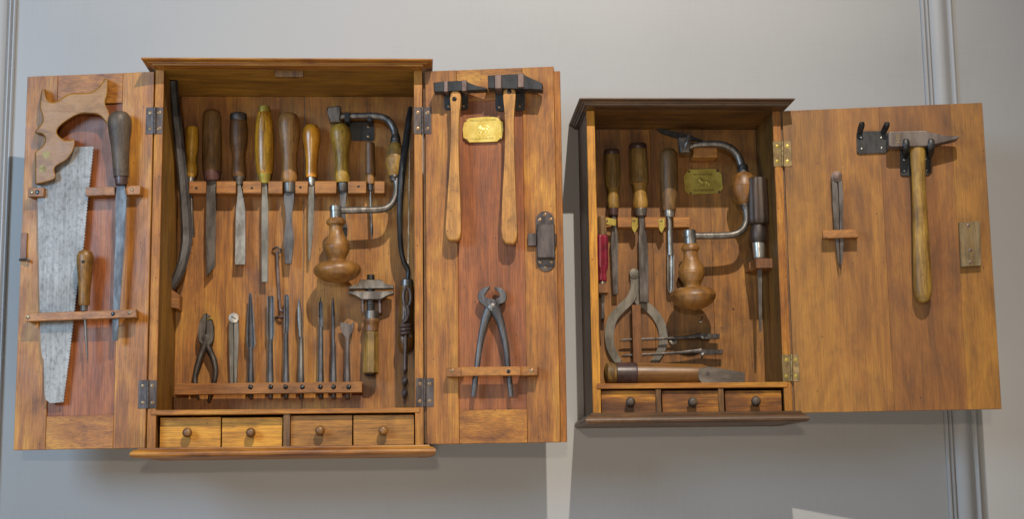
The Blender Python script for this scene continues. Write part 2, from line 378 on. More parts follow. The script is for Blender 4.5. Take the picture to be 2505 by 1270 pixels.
def gutter(bm, fr, pts, wall=.3):
    """half-pipe (gouge) open to the viewer: (px, py, w, r)"""
    out = []
    for x, y, w_, r in pts:
        C = fr.at(x, y, w_); r *= fr.m(x, y, w_); ring = []
        for i in range(9):
            th = math.pi + math.pi*i/8; ring.append(C + fr.eu*r*math.cos(th) + fr.ew*r*math.sin(th))
        for i in range(9):
            th = 2*math.pi - math.pi*i/8; ring.append(C + fr.eu*r*(1-wall)*math.cos(th) + fr.ew*r*((1-wall)*math.sin(th)))
        out.append(ring)
    return rings(bm, out)
def disc(bm, fr, x, y, r, w0, w1, seg=14, dome=0.0):
    C = fr.at(x, y, w1); mm = fr.m(x, y, w1); rr = []
    for rad, h in ((r, w0), (r, w1-dome*.6), (r*.72, w1-dome*.12), (r*.3, w1)):
        rr.append([C + fr.ew*(h-w1) + (fr.eu*math.cos(t)+fr.ev*math.sin(t))*rad*mm for t in (2*math.pi*i/seg for i in range(seg))])
    return rings(bm, rr)
def slot(bm, fr, x, y, r, w, ang):
    """raised rim pair that leaves a screw slot dark: here a thin recessed bar as its own geometry"""
    c, s = math.cos(ang), math.sin(ang); h = r*.16
    plate(bm, fr, [(x+c*r*.8-s*h, y+s*r*.8+c*h), (x-c*r*.8-s*h, y-s*r*.8+c*h), (x-c*r*.8+s*h, y-s*r*.8-c*h), (x+c*r*.8+s*h, y+s*r*.8-c*h)], w-.4, w+.25, 0)
def screw(parent, fr, x, y, r, w, mat='screw_dark', dome=2.0, level=True):
    b = new(); disc(b, fr, x, y, r, w-.5, w+dome, 12, dome); return part('screw', b, mat, parent)
def rect_uv(fr, x0, y0, x1, y1, w): 
    ua, _ = fr.uv(fr.at(x0, (y0+y1)/2, w)); ub, _ = fr.uv(fr.at(x1, (y0+y1)/2, w)); _, vt = fr.uv(fr.at((x0+x1)/2, y0, w)); _, vb = fr.uv(fr.at((x0+x1)/2, y1, w)); return ua, ub, vb, vt
def letters(parent, s, fr, x, y, h, w, mat, rot=0.0, stretch=1.0, depth=.6, name='lettering'):
    cu = bpy.data.curves.new('t', 'FONT'); cu.body = s; cu.size = 1; cu.align_x = 'CENTER'; cu.align_y = 'CENTER'; cu.extrude = .5
    cu.resolution_u = 2
    o = bpy.data.objects.new('t', cu); sc.collection.objects.link(o)
    dg = bpy.context.evaluated_depsgraph_get(); dg.update(); me = bpy.data.meshes.new_from_object(o.evaluated_get(dg))
    bm = new(); bm.from_mesh(me); bpy.data.objects.remove(o); bpy.data.curves.remove(cu); bpy.data.meshes.remove(me)
    C = fr.at(x, y, w); k = h*1.4*fr.m(x, y, w); c, sn = math.cos(rot), math.sin(rot)
    for v in bm.verts:
        a, b, d = v.co.x*stretch, v.co.y, v.co.z
        v.co = C + fr.eu*k*(a*c-b*sn) + fr.ev*k*(a*sn+b*c) + fr.ew*(d*2*depth)
    return part(name, bm, mat, parent)

# ------------------------------------------------------------------ the wall
bm = new(); box(bm, -900, 3300, WALL_Y, WALL_Y+60, -1300, 1500, 0)
wall = finish(bm, 'wall', 'wall_paint', Vector((1035, WALL_Y, -1300))); wall['kind'] = 'structure'
def moulding(x0, prof, mat='trim_paint'):
    b = new(); lo, hi = -1290, 1490
    A = [b.verts.new((x0+x, WALL_Y-d, lo)) for x, d in prof]; B = [b.verts.new((x0+x, WALL_Y-d, hi)) for x, d in prof]
    for i in range(len(A)): j = (i+1) % len(A); b.faces.new((A[i], A[j], B[j], B[i]))
    return part('panel_moulding', b, mat, wall, 25)
PR = [(0, -1), (0, 5), (3, 8), (6, 8), (8, 4), (9, 1.5), (11, 1.5), (12, 4), (14, 7), (17, 7), (19, 3), (20, 1), (22, 1), (24, 5), (30, 9), (40, 12), (50, 12.5), (58, 11), (66, 7), (73, 3.5), (76, 3), (79, 6), (83, 7.5), (87, 6), (90, 2), (92, -1)]
PR = [(x, d*1.5 if d > 0 else d) for x, d in PR]
xr = FW.at(2256, 130).x
moulding(xr, PR)
xl = FW.at(38, 130).x
moulding(xl, [(-x, d) for x, d in PR][::-1])

# ------------------------------------------------------------------ cabinet parts shared by both
def trim(parent, name, mat, XL, XR, prof, zref, yf, ext):
    """moulding run round left side, front and right side; prof = (overhang, z); the front reaches ext further than the sides"""
    b = new(); cs = []
    for which in range(4):
        cs.append([Vector([(XL-o_, 209, z+zref), (XL-o_, yf-o_-ext, z+zref), (XR+o_, yf-o_-ext, z+zref), (XR+o_, 209, z+zref)][which]) for o_, z in prof])
    rings(b, cs); return part(name, b, mat, parent, 22)
def hinge(parent, xa, xm, xb, y0, y1, fdoor, left_is_door, mat, scr, F1=F1):
    b = new(); fl = fdoor if left_is_door else F1; fr_ = F1 if left_is_door else fdoor
    ym = (y0+y1)/2
    pbox(b, fl, xa, y0, xm-1.5, y1, -1, 1.6, .3); pbox(b, fr_, xm+1.5, y0, xb, y1, -1, 1.6, .3)
    h = part('hinge', b, mat, parent)
    dx = (xb-xa)/40; k = new(); n = 5
    for i in range(n):
        ya, yb = y0+(y1-y0)*i/n, y0+(y1-y0)*(i+1)/n-1
        turned(k, F1, (xm, ya), (xm, yb), 3.0, [(ya, 3.4), (yb, 3.4)], 10)
    part('knuckle', k, mat, h)
    for x, f in (((xa+xm)/2-1, fl), ((xm+xb)/2+1, fr_)):
        for y in (y0+(y1-y0)*.2, y1-(y1-y0)*.2):
            q = new(); disc(q, f, x, y, 4.4, 1, 2.4, 12, .8); sc_ = part('screw', q, scr, h)
    return h
def knob(parent, x, y, r, wf, fr, mat):
    C = fr.at(x, y, wf); mm = fr.m(x, y, wf); b = new(); rr = []
    for h, q in ((0, .45), (8, .45), (10, .7), (14, .96), (19, 1), (23, .9), (26, .6), (27, .2)):
        rr.append([C + fr.ew*h + (fr.eu*math.cos(t)+fr.ev*math.sin(t))*r*q*mm for t in (2*math.pi*i/18 for i in range(18))])
    rings(b, rr); return part('knob', b, mat, parent, 50)

# ================================================================== WIDE CABINET
XL, XR, ZT, ZB = 386.3, 1039.9, 500.2, -427.0
c1 = thing('tool_cabinet', 'wide honey coloured wall tool cabinet with two open doors, the left one', 'cabinet', Vector(((XL+XR)/2, 130, ZB-20)), 'open tool cabinets on the wall')
b = new(); box(b, XL, XL+19, YF+6, 209, ZB, ZT, .5); part('side_panel', b, 'olive_inner', c1)
b = new(); box(b, XR-19, XR, YF+6, 209, ZB, ZT, .5); part('side_panel', b, 'olive_inner', c1)
b = new(); box(b, XL-.6, XL+19.8, YF, YF+5.8, ZB, ZT-.3, .8); part('stile', b, 'honey', c1)
b = new(); box(b, XR-19.8, XR+.6, YF, YF+5.8, ZB, ZT-.3, .8); part('stile', b, 'honey', c1)
b = new(); box(b, XL, XR, YF-1, 209, ZT, ZT+9, .5); part('top_panel', b, 'olive_ceiling', c1)
b = new(); box(b, XL-2, XR+2, YF-38, YF-1.3, ZT+.25, ZT+9, .5); part('cornice_board', b, 'honey_flat', c1)
b = new(); box(b, XL-2, XR+2, YF-38, YF-1.3, ZB-24.2, ZB-.9, .5); part('base_board', b, 'honey_flat', c1)
b = new(); box(b, XL+.5, XR-.5, YF-1, 209, ZB-24, ZB-.2, .5); part('bottom_panel', b, 'honey_flat', c1)
zs = F1L.at(700, 1001, 3).z; ze = F1L.at(700, 1013, 3).z
xs = [XL+19.2, FB1.at(741, 760, 0).x, XR-19.2]
for i in range(2):
    b = new(); box(b, xs[i]+(.2 if i == 0 else .9), xs[i+1]-(.2 if i == 1 else .9), 204, 209, ZB+.5, ZT-.3, .9); part('back_board', b, 'backboard', c1)
trim(c1, 'cornice', 'honey_flat', XL, XR, [(0, 0), (2.5, 0), (3.5, 2), (7, 3.6), (11, 4.8), (13, 4.8), (13.2, 6.6), (17, 7.2), (22, 8.6), (25.5, 10.2), (27, 12), (27, 13.4), (25, 14.6), (0, 15), (-12, 15), (-12, 0.1)], ZT+.2, YF, 29)
trim(c1, 'base_moulding', 'honey_flat', XL, XR, [(-12, -.4), (11, -.4), (14, -1), (15, -4), (17, -4.4), (24, -7), (28.5, -11), (30, -15), (29, -18.5), (25, -22), (10, -24.4), (-12, -24.6)], ZB, YF, 26)
b = new(); box(b, XL+8, XR-9, YF-3, 203, ze, zs, 1); part('shelf', b, 'honey_flat', c1)
b = new(); pbox(b, F1L, 673, 172, 742, 187, -24, -8, .6); part('latch_keeper', b, 'handle_walnut', c1)
# drawers
div = F1L.at(701, 1055, 0).x
b = new(); box(b, div-8, div+8, YF+2, 200, ZB+.4, ze-.4, .6); part('drawer_divider', b, 'handle_walnut', c1)
for x0, x1, y0, y1, dep, m_, kx, ky, km in ((391, 540, 1022, 1097, 22, 'beech_drawer', 461, 1060, 'handle_walnut'), (543, 691, 1022, 1097, 22, 'beech_drawer', 615.5, 1060, 'handle_walnut'), (711, 861.5, 1017, 1096, 12, 'brown_drawer', 784, 1055, 'turned_cherry'), (864.5, 1013, 1016, 1095, 12, 'brown_drawer', 937.5, 1055, 'turned_cherry')):
    u0, u1, v0, v1 = rect_uv(F1L, x0, y0, x1, y1, -dep); v0 = ZB+1
    b = new(); box(b, u0, u1, YF+dep, 190, v0, v1, .8); d = part('drawer', b, m_, c1)
    knob(d, kx, ky, 12, -dep-.3, F1L, km)
# upper tool rack with slots
def slotted(parent, fr, segs, y0, y1, w1, mat, dy=0):
    b = new(); s0, s1 = segs[0][0], segs[-1][1]
    pbox(b, fr, s0+1, y0+1, s1-1, y1-1, .3, 13, .5)
    for a, c in segs: pbox(b, fr, a, y0, c, y1, .3, w1, 1.2)
    return part('tool_rack', b, mat, parent)
r1 = slotted(c1, FB1, [(462, 504), (529, 577), (594, 639), (656, 691), (722, 753), (770, 823), (851, 896), (916, 941)], 443, 473, 44, 'rack_wood')
for x, y in ((480, 460), (616, 460), (735, 458), (877, 456)): screw(r1, FB1, x, y, 3.2, 44, 'hole', .6)
# lower rack bar
b = new(); plate(b, FB1, [(427, 939), (886, 934.5), (886, 961), (427, 967)], 34, 54, 1.2)
r2 = part('tool_rack', b, 'rack_wood', c1)
b = new(); pbox(b, FB1, 430, 941, 460, 964, .3, 34, .6); part('spacer', b, 'rack_wood', r2); b = new(); pbox(b, FB1, 864, 937, 884, 959, .3, 34, .6); part('spacer', b, 'rack_wood', r2)
for x in (612.5, 662, 698.5, 739.5, 783.5, 816, 853): screw(r2, FB1, x, 947, 6, 54, 'screw_dark', 3)
for x in (590, 721, 838): screw(r2, FB1, x, 949, 3, 54, 'rack_wood_upright', .4)
# block that carries the pry bar
b = new(); plate(b, FB1, [(399, 706), (414, 705), (440, 722), (439, 758), (420, 752), (397, 741)], 14, 62, 2); part('holder_block', b, 'rack_wood', c1)
# bracket of the brace
b = new(); plate(b, FB1, rrect([(848, 297), (915, 296), (915, 344), (860, 344)]), .3, 4, .6)
pbox(b, FB1, 899, 274, 911, 296, 2, 62, 1); pbox(b, FB1, 843, 274, 856, 297, 2, 62, 1); bk = part('brace_bracket', b, 'black_iron', c1)
for x, y in ((901, 309), (901, 333)): screw(bk, FB1, x, y, 3.6, 4, 'screw_bronze', 1)
# hinges
hinge(c1, 357, 378.5, 398, 262, 327, FD1, True, 'hinge_iron', 'screw_bronze', F1L)
hinge(c1, 338, 361.5, 383, 931, 1000, FD1, True, 'hinge_iron', 'screw_bronze', F1L)
hinge(c1, 1012, 1033.5, 1055, 262, 327, FD2, False, 'hinge_iron', 'screw_bronze', F1L)
hinge(c1, 1017, 1039, 1061, 926, 996, FD2, False, 'hinge_iron', 'screw_bronze', F1L)

# ---- frame-and-panel doors
def panel_door(parent, fr, u0, u1, su0, su1, vt0, vt1, z0, z1, th=22):
    b = new(); fbox(b, fr, su0-6, su1+6, vt0-6, vt1+6, -th+4, -4.5, .5); door = part('door', b, 'redpanel', parent)
    for a, c in ((u0, su0), (su1, u1)):
        b = new(); fbox(b, fr, a+.2, c-.2, z0, z1, -th, 0, 1); part('door_stile', b, 'honey', door)
    for a, c in ((z0, vt0), (vt1, z1)):
        b = new(); fbox(b, fr, su0+.5, su1-.5, a+.2, c-.2, -th+.2, -.3, .8); part('door_rail', b, 'honey_flat', door)
    return door
def U(fr, x, y, w=0): return fr.uv(fr.at(x, y, w))[0]
def V(fr, x, y, w=0): return fr.uv(fr.at(x, y, w))[1]
d1 = panel_door(c1, FD1, 0, 323.2, (U(FD1, 139, 250)+U(FD1, 113, 1050))/2, (U(FD1, 299, 250)+U(FD1, 277, 1050))/2, V(FD1, 195, 1018), V(FD1, 220, 254), -426.3, 495.1)
d2 = panel_door(c1, FD2, 1.5, 321.7, (U(FD2, 1116, 250)+U(FD2, 1124, 1050))/2, (U(FD2, 1276, 250)+U(FD2, 1292, 1050))/2, V(FD2, 1207, 1003), V(FD2, 1197, 245), -425.3, 498.2)
b = new(); fbox(b, FD2, 314, 336, -424.4, 492.3, -32, -22.3, 1); part('meeting_strip', b, 'honey', d2)
for d_, f_, a_, c_, z0_, z1_ in ((d1, FD1, 322.5, 327.5, -424, 493), (d2, FD2, -5.5, 2.0, -423, 496)):
    b = new(); fbox(b, f_, a_, c_, z0_, z1_, -17, -8, .5); part('gap_blocker', b, 'handle_walnut', d_)  # added strip, keeps the hinge gap dark by hiding the lit wall behind
b = new(); pbox(b, FD1, 50, 570, 65, 633, .2, 5, .6); part('latch_strip', b, 'rack_wood_upright', d1)
b = new(); tube(b, FD1, [(48, 636, 4, 3), (58, 635, 7, 3), (66, 636, 9, 3.5), (72, 640, 8, 3)], 8); part('latch_hook', b, 'dark_iron', d1)
# holders on the left door
def holder(door, fr, rects, w1, screws, mat='rack_wood', name='tool_holder'):
    b = new()
    for q in rects: pbox(b, fr, *q, .2, w1, 1.2)
    h = part(name, b, mat, door)
    for x, y, r, m_ in screws: disc_(door, fr, x, y, r, w1, m_)
    return h
def disc_(door, fr, x, y, r, w1, m_):
    b = new(); disc(b, fr, x, y, r, w1-.4, w1+1.6, 12, 1.4); return part('screw', b, m_, door)
holder(d1, FD1, [(68, 459, 107, 481)], 28, [(78, 470, 5, 'screw_bronze'), (91, 470, 5, 'screw_dark')])
holder(d1, FD1, [(209, 457, 281, 478)], 26, [])
holder(d1, FD1, [(302, 454, 343, 476)], 26, [(323, 463, 4.5, 'screw_bronze')])
b = new(); plate(b, FD1, [(60, 767), (333, 757), (334, 777), (61, 787)], 26, 40, 1.2); pbox(b, FD1, 62, 767, 82, 786, .2, 26, .6); pbox(b, FD1, 305, 759, 331, 777, .2, 26, .6)
part('tool_holder', b, 'rack_wood', d1)
for x, y, m_ in ((68, 776, 'screw_bronze'), (276, 768, 'screw_dark'), (317, 765, 'screw_bronze')): disc_(d1, FD1, x, y, 5, 40, m_)
# ---- left door tools
saw = thing('hand_saw', 'large hand saw with spotted steel blade and scrolled wooden handle', 'saw', FD1.at(150, 985, 12))
def teeth(edge, n, amp):
    L = [0]; E_ = [Vector(e) for e in edge]
    for i in range(len(E_)-1): L.append(L[-1]+(E_[i+1]-E_[i]).length)
    out = []
    for i in range(n*2+1):
        s = L[-1]*i/(2*n); k = max(j for j in range(len(L)-1) if L[j] <= s+1e-6); t = (s-L[k])/(L[k+1]-L[k]); p = E_[k].lerp(E_[k+1], t)
        d = (E_[k+1]-E_[k]).normalized(); q = Vector((d.y, -d.x)); out.append(tuple(p + q*(amp if i % 2 else 0)))
    return out
b = new(); plate(b, FD1, [(91, 455), (130, 395), (150, 368), (172, 359)] + teeth([(227, 358), (222, 405), (212, 500), (203, 600), (188, 695), (169, 863), (153, 985)], 84, 3.2) + [(122, 987), (112, 978), (109, 965), (107, 880), (103, 872), (100, 851), (98, 787), (94, 600)], 13, 15, 0)
part('blade', b, 'saw_steel', saw)
HO = [(250, 201), (256, 191), (263, 194), (265, 203), (263, 231), (258, 253), (268, 277), (266, 296), (264, 308), (257, 297), (246, 284), (232, 279), (214, 278), (192, 280), (166, 294), (146, 310), (140, 323), (145, 333), (157, 341), (170, 342), (180, 339), (184, 350), (179, 370), (164, 391), (139, 406), (134, 417), (137, 433), (126, 442), (90, 451), (86, 440), (86, 400), (86, 372), (100, 361), (109, 347), (109, 335), (102, 328), (87, 326), (87, 319), (102, 301), (104, 286), (97, 262), (99, 240), (101, 224), (106, 216), (111, 226), (115, 242), (126, 249), (141, 246), (159, 234), (177, 227), (219, 225), (238, 215)]
b = new(); plate_round(b, FD1, catclosed(HO, 3), 2, 34, 3.8); part('handle', b, 'saw_handle', saw, 50)
for x, y in ((113, 378), (104, 413)):
    b = new(); disc(b, FD1, x, y, 9, 33.6, 34.4, 20, .3); part('medallion', b, 'dull_brass', saw)
key = thing('keyhole_saw', 'narrow keyhole saw with charcoal pear handle on left door', 'saw', FD1.at(280, 834, 28))
b = new(); turned(b, FD1, (292, 272), (297, 452), 32, [(272, 3), (273, 11), (277, 19), (286, 25.5), (302, 28), (322, 26.5), (350, 22.5), (380, 20), (410, 18.5), (433, 17.5)]); part('handle', b, 'charcoal_wood', key, 60)
b = new(); turned(b, FD1, (292, 272), (297, 452), 32, [(433, 15), (435, 15.5), (450, 14.5), (453, 13)]); part('ferrule', b, 'leather', key)
b = new(); plate(b, FD1, [(286, 453), (305, 453)] + teeth([(308, 476), (303, 600), (289, 783), (285, 834)], 50, 2.6) + [(274, 834), (275, 783), (282, 600), (283, 476)], 30, 32, 0); part('blade', b, 'blue_steel', key)
awl = thing('bradawl', 'short awl with drilled brown wooden handle beside the saw blade', 'awl', FD1.at(213, 890, 30))
b = new(); turned(b, FD1, (209, 612), (206, 748), (38, 34), [(612, 3), (613, 9), (616, 15.5), (626, 19.5), (640, 20), (670, 17.5), (700, 14.5), (728, 13), (740, 13.5), (748, 12)]); part('handle', b, 'awl_wood', awl, 60)
b = new(); disc(b, FD1, 203, 640, 4.2, 55, 57.2, 12, .3); part('hanging_hole', b, 'hole', awl)
b = new(); turned(b, FD1, (209, 612), (206, 748), (38, 34), [(748, 9), (761, 8)]); part('ferrule', b, 'steel', awl)
b = new(); turned(b, FD1, (207, 760), (214, 890), (34, 30), [(760, 4), (830, 3.2), (870, 2.2), (890, .4)], 10); part('spike', b, 'dull_steel', awl)

# ---- right door fittings and tools
def cross_hammer(name, label, head, w0, w1, hpts, hm, handle, hmat, scr, org):
    t = thing(name, label, 'hammer', org, 'hammers on the cabinet doors')
    b = new(); plate(b, FD2, head, w0, w1, 1.3); part('head', b, hm, t)
    b = new(); plate(b, FD2, smooth_pts(handle, 1), 18, 42, 6, 3); part('handle', b, hmat, t, 60)
    screw(t, FD2, scr[0], scr[1], 5.6, 42, 'screw_dark', 3); return t
def bracket(door, plate_pts, straps, scr, w1):
    b = new(); plate(b, FD2, rrect(plate_pts), .2, 4, .5); h = part('hammer_bracket', b, 'black_iron', door)
    for x0, y0, x1, y1, tl in straps:
        b = new(); pbox(b, FD2, x0, y0, x1, y1, 4, w1, 1.5); part('strap', b, 'rust_strap', door)
    for x, y in scr: disc_(door, FD2, x, y, 3.6, 4, 'screw_bronze')
bracket(d2, [(1087, 214), (1145, 212), (1145, 268), (1087, 269)], [(1085, 197, 1096, 224, 0), (1129, 195, 1142, 222, 0)], [(1098, 259), (1134, 258)], 51)
bracket(d2, [(1212, 210), (1284, 208), (1284, 270), (1212, 271)], [(1210, 182, 1227, 216, 0), (1266, 178, 1282, 213, 0)], [(1222, 261), (1271, 258)], 58)
cross_hammer('cross_peen_hammer', 'smaller black cross peen hammer with ash handle, near the door hinge', [(1060, 201), (1084, 199), (1139, 196), (1144, 202), (1165, 209), (1190, 214), (1190, 218), (1142, 220), (1061, 224)], 16, 48, None, 'black_iron',
    [(1101, 219), (1127, 219), (1127, 245), (1123, 275), (1121, 320), (1122, 400), (1126, 500), (1127, 560), (1126, 589), (1089, 588), (1091, 550), (1095, 480), (1101, 400), (1104, 310), (1104, 275), (1101, 245)], 'ash_handle', (1111.5, 241), FD2.at(1108, 588, 30))
cross_hammer('cross_peen_hammer', 'bigger scuffed black hammer with split claw tip, above the brass plaque', [(1193, 184), (1230, 182), (1281, 180), (1290, 188), (1326, 203), (1327, 206), (1323, 208), (1327, 211), (1326, 219), (1284, 216), (1194, 215)], 16, 54, None, 'black_iron',
    [(1231, 212), (1261, 212), (1261, 235), (1258, 265), (1256, 300), (1258, 400), (1262, 500), (1265, 560), (1265, 598), (1227, 595), (1227, 550), (1229, 480), (1234, 400), (1236, 310), (1234, 265), (1231, 240)], 'ash_handle', (1245.5, 223), FD2.at(1246, 597, 30))
def lion(parent, fr, x, y, k, w, mat, flip=1):
    b = new()
    def T(*p): tube(b, fr, [(x+flip*a*k, y+c*k, w, r*k) for a, c, r in p], 8, 3, .45)
    T((-9, -3, 4), (-4, -1, 5), (3, -1, 3.6), (9, -1, 4.2), (11, 1, 2))
    T((-13, -9, 2), (-11, -8, 4.2), (-9, -5, 5), (-7, -2, 4))
    T((-9, 1, 2.2), (-13, 6, 1.7), (-15, 11, 1.4), (-17, 12, 1.3))
    T((-5, 1, 2.2), (-6, 7, 1.7), (-8, 12, 1.4)); T((8, 2, 2.6), (6, 7, 1.7), (4, 12, 1.4)); T((10, 1, 2.6), (14, 6, 1.7), (13, 12, 1.4))
    T((11, -1, 1.1), (14, -5, 1), (10, -10, 1), (5, -10, 1.4))
    T((-22, 14, .8), (-5, 13.2, .9), (20, 13.6, .8))
    return part('lion_relief', b, mat, parent)
b = new(); plate(b, FD2, [(1144, 289), (1175, 286), (1205, 285.5), (1219, 287), (1221, 293), (1230, 297), (1231, 318), (1229, 337), (1220, 340), (1217, 346), (1180, 347), (1147, 348), (1143, 341), (1133, 337), (1132, 318), (1134, 301), (1142, 296)], .2, 3, .8)
pq = part('brass_plaque', b, 'brass', d2)
for x, y in ((1140, 294), (1224.5, 292), (1141, 341), (1225, 339)): disc_(d2, FD2, x, y, 3, 2.4, 'screw_bronze')
letters(d2, 'THE OLD CUSTOM MAKERS', FD2, 1182, 294, 4.6, 3, 'tarnished_brass', .02, .8)
letters(d2, 'WALENT & CO', FD2, 1180, 339, 4.4, 3, 'tarnished_brass', .015, 1.3)
lion(d2, FD2, 1183, 317, .95, 3.2, 'brass')
# lock
def stadium(cx, y0, y1, hw, tilt=0): 
    pts = []
    for i in range(13): th = math.pi*i/12; pts.append((cx-math.cos(th)*hw, y0+hw-math.sin(th)*hw))
    for i in range(13): th = math.pi*i/12; pts.append((cx+math.cos(th)*hw+tilt, y1-hw+math.sin(th)*hw))
    return pts
b = new(); plate(b, FD2, stadium(1333, 517, 664, 22.5, 3), .2, 3.4, .5); lk = part('rim_lock', b, 'hinge_iron', d2)
b = new(); plate(b, FD2, [(1313, 548), (1356, 548), (1358, 631), (1314, 631)], 3, 24, 2); part('lock_case', b, 'hinge_iron', d2)
b = new(); pbox(b, FD2, 1291, 571, 1312, 601, 3, 13, .8); part('lock_bolt', b, 'hinge_iron', d2); b = new(); pbox(b, FD2, 1356, 571, 1361, 601, 3, 13, .8); part('lock_bolt', b, 'hinge_iron', d2)
for x, y in ((1333, 525), (1320, 538), (1347, 537), (1322, 641), (1349, 640), (1336, 654)): disc_(d2, FD2, x, y, 4.6, 2.6, 'screw_bronze')
# pincers and their holder
pin = thing('pincers', 'dark steel carpenter pincers hanging handles down on right door', 'pincers', FD2.at(1205, 972, 18))
b = new(); plate(b, FD2, smooth_pts([(1198, 700), (1183, 703), (1171, 713), (1167, 727), (1171, 738), (1181, 744), (1190, 752), (1204, 766), (1216, 756), (1214, 736), (1204, 730), (1188, 731), (1181, 725), (1186, 715), (1197, 707)], 1), 16, 27, 2)
tube(b, FD2, [(1209, 752, 22, 13), (1222, 782, 22, 10.5), (1231, 815, 22, 8.5), (1238, 850, 22, 7.4), (1243, 900, 20, 6.8), (1248, 945, 19, 6.6), (1250.5, 971, 19, 6.4)], 12, 5, .8); part('lever', b, 'blue_steel', pin, 50)
b = new(); plate(b, FD2, smooth_pts([(1208, 701), (1225, 704), (1236, 713), (1240, 727), (1236, 738), (1228, 743), (1216, 744), (1206, 762), (1192, 758), (1196, 742), (1208, 733), (1221, 731), (1228, 725), (1222, 714), (1210, 708)], 1), 9, 20, 2)
tube(b, FD2, [(1198, 752, 15, 13), (1187, 782, 16, 10.5), (1180, 810, 17, 8.5), (1173, 850, 18, 7.4), (1167, 900, 19, 6.8), (1161, 945, 19, 6.6), (1158, 971, 19, 6.4)], 12, 5, .8); part('lever', b, 'blue_steel', pin, 50)
b = new(); disc(b, FD2, 1203, 751, 9.5, 20, 31, 8, 3); part('rivet', b, 'dull_steel', pin)
b = new(); plate(b, FD2, [(1128, 899), (1274, 897), (1274, 919), (1128, 921)], 28, 41, 1.2)
pbox(b, FD2, 1091, 900, 1130, 922, .2, 34, 1.2); pbox(b, FD2, 1272, 897, 1315, 919, .2, 34, 1.2); part('tool_holder', b, 'rack_wood', d2)
for x, y, m_, q in ((1106, 908, 'screw_bronze', 34), (1244, 909, 'screw_dark', 41), (1300, 908, 'screw_bronze', 34)): disc_(d2, FD2, x, y, 5, q, m_)

# ---- tools in the wide cabinet
def tool(name, label, cat, fr, x, y, w, pieces, group=None):
    t = thing(name, label, cat, fr.at(x, y, w), group)
    for nm, mat, fn in pieces:
        q = new(); fn(q); part(nm, q, mat, t, 50)
    return t
def T(fr, a, bb, w, prof, **k): return lambda q: turned(q, fr, a, bb, w, prof, **k)
def PL(fr, pts, w0, w1, off=.5): return lambda q: plate(q, fr, pts, w0, w1, off)
G1 = 'handled tools in the wide cabinet rack'
t = thing('pry_bar', 'black painted steel pry bar leaning in left inner corner', 'pry bar', FB1.at(415, 706, 40))
b = new(); tube(b, FB1, [(424, 197, 150, 11), (427, 240, 136, 11), (431, 284, 120, 11.5)], 6, 4); part('painted_end', b, 'black_iron', t, 25)
b = new(); tube(b, FB1, [(431, 283, 120, 11.8), (437, 340, 100, 12), (445, 420, 80, 12.5), (452, 500, 66, 13), (456, 560, 54, 14), (455, 600, 58, 14), (446, 645, 60, 13), (432, 680, 56, 12), (416, 707, 50, 10)], 6, 5, .8); part('shaft', b, 'blue_steel', t, 25)
tool('gouge', 'small gouge with bright yellow waisted handle, next to pry bar', 'gouge', FB1, 468, 580, 26, [
    ('handle', 'handle_yellow', T(FB1, (470, 311), (467, 434), 28, [(310, 8), (311, 14), (314, 15.5), (345, 16.2), (366, 15.5), (382, 13), (397, 13), (404, 15.3), (416, 16.2), (427, 14.5), (434, 10)])),
    ('ferrule', 'steel', T(FB1, (470, 311), (467, 434), 28, [(434, 9), (436, 9.5), (448, 8)])),
    ('blade', 'dull_steel', lambda q: tube(q, FB1, [(466, 447, 28, 4), (468, 490, 28, 3.6), (470, 540, 27, 4.2), (471, 570, 24, 5.5), (471, 580, 20, 4)], 8, 4))], G1)
tool('rasp', 'thick brown cylindrical handled knife file with slanted dark blade', 'file', FB1, 516, 676, 26, [
    ('handle', 'handle_umber', T(FB1, (518, 270), (518, 420), 28, [(269, 6), (270, 15), (274, 20), (284, 22.5), (310, 23.5), (380, 24.2), (412, 24), (420, 22.5)])),
    ('ferrule', 'twine_collar', T(FB1, (518, 270), (518, 420), 28, [(420, 22), (424, 21.5), (441, 18), (443, 15)])),
    ('blade', 'dark_iron', PL(FB1, [(505, 442), (528, 442), (527.5, 560), (526, 652), (505, 677), (504, 560)], 25, 30))], G1)
tool('chisel', 'wide straight chisel with walnut handle and dark iron hoop on top', 'chisel', FB1, 587, 648, 26, [
    ('handle', 'handle_walnut', T(FB1, (583, 277), (584, 432), 28, [(296, 19.5), (300, 21), (315, 22), (345, 22), (360, 20), (376, 15.5), (392, 15), (404, 17), (420, 18), (430, 16.5), (433, 14)])),
    ('hoop', 'dark_iron', T(FB1, (583, 277), (584, 432), 28, [(277, 12), (278, 19), (281, 21), (293, 21), (296, 19.5)])),
    ('ferrule', 'dull_steel', T(FB1, (583, 277), (584, 432), 28, [(432, 14), (434, 16), (438, 13.5), (441, 10.5), (451, 9.5)])),
    ('blade', 'steel', lambda q: (plate(q, FB1, [(579, 449), (590, 449), (591, 472), (597, 495), (600, 515), (600, 640), (600, 648), (574, 648), (575, 640), (577, 510), (580, 490), (581, 472)], 24, 32, 2.2)))], G1)
tool('file', 'flat file with glossy orange oak handle and brass cap and ferrule', 'file', FB1, 647, 690, 26, [
    ('handle', 'handle_oak', T(FB1, (646, 260), (647, 425), 29, [(275, 15.5), (280, 17.5), (295, 20.5), (330, 23), (365, 23.3), (395, 22), (420, 19.5), (426, 17)])),
    ('cap', 'tarnished_brass', T(FB1, (646, 260), (647, 425), 29, [(259, 8), (260, 13.5), (262, 14.5), (276, 15)])),
    ('ferrule', 'tarnished_brass', T(FB1, (646, 260), (647, 425), 29, [(425, 16), (427, 17.3), (438, 14.5), (449, 12)])),
    ('blade', 'grey_steel', PL(FB1, [(641, 448), (653, 448), (656, 510), (655, 690), (640, 690), (640, 510)], 26, 31))], G1)
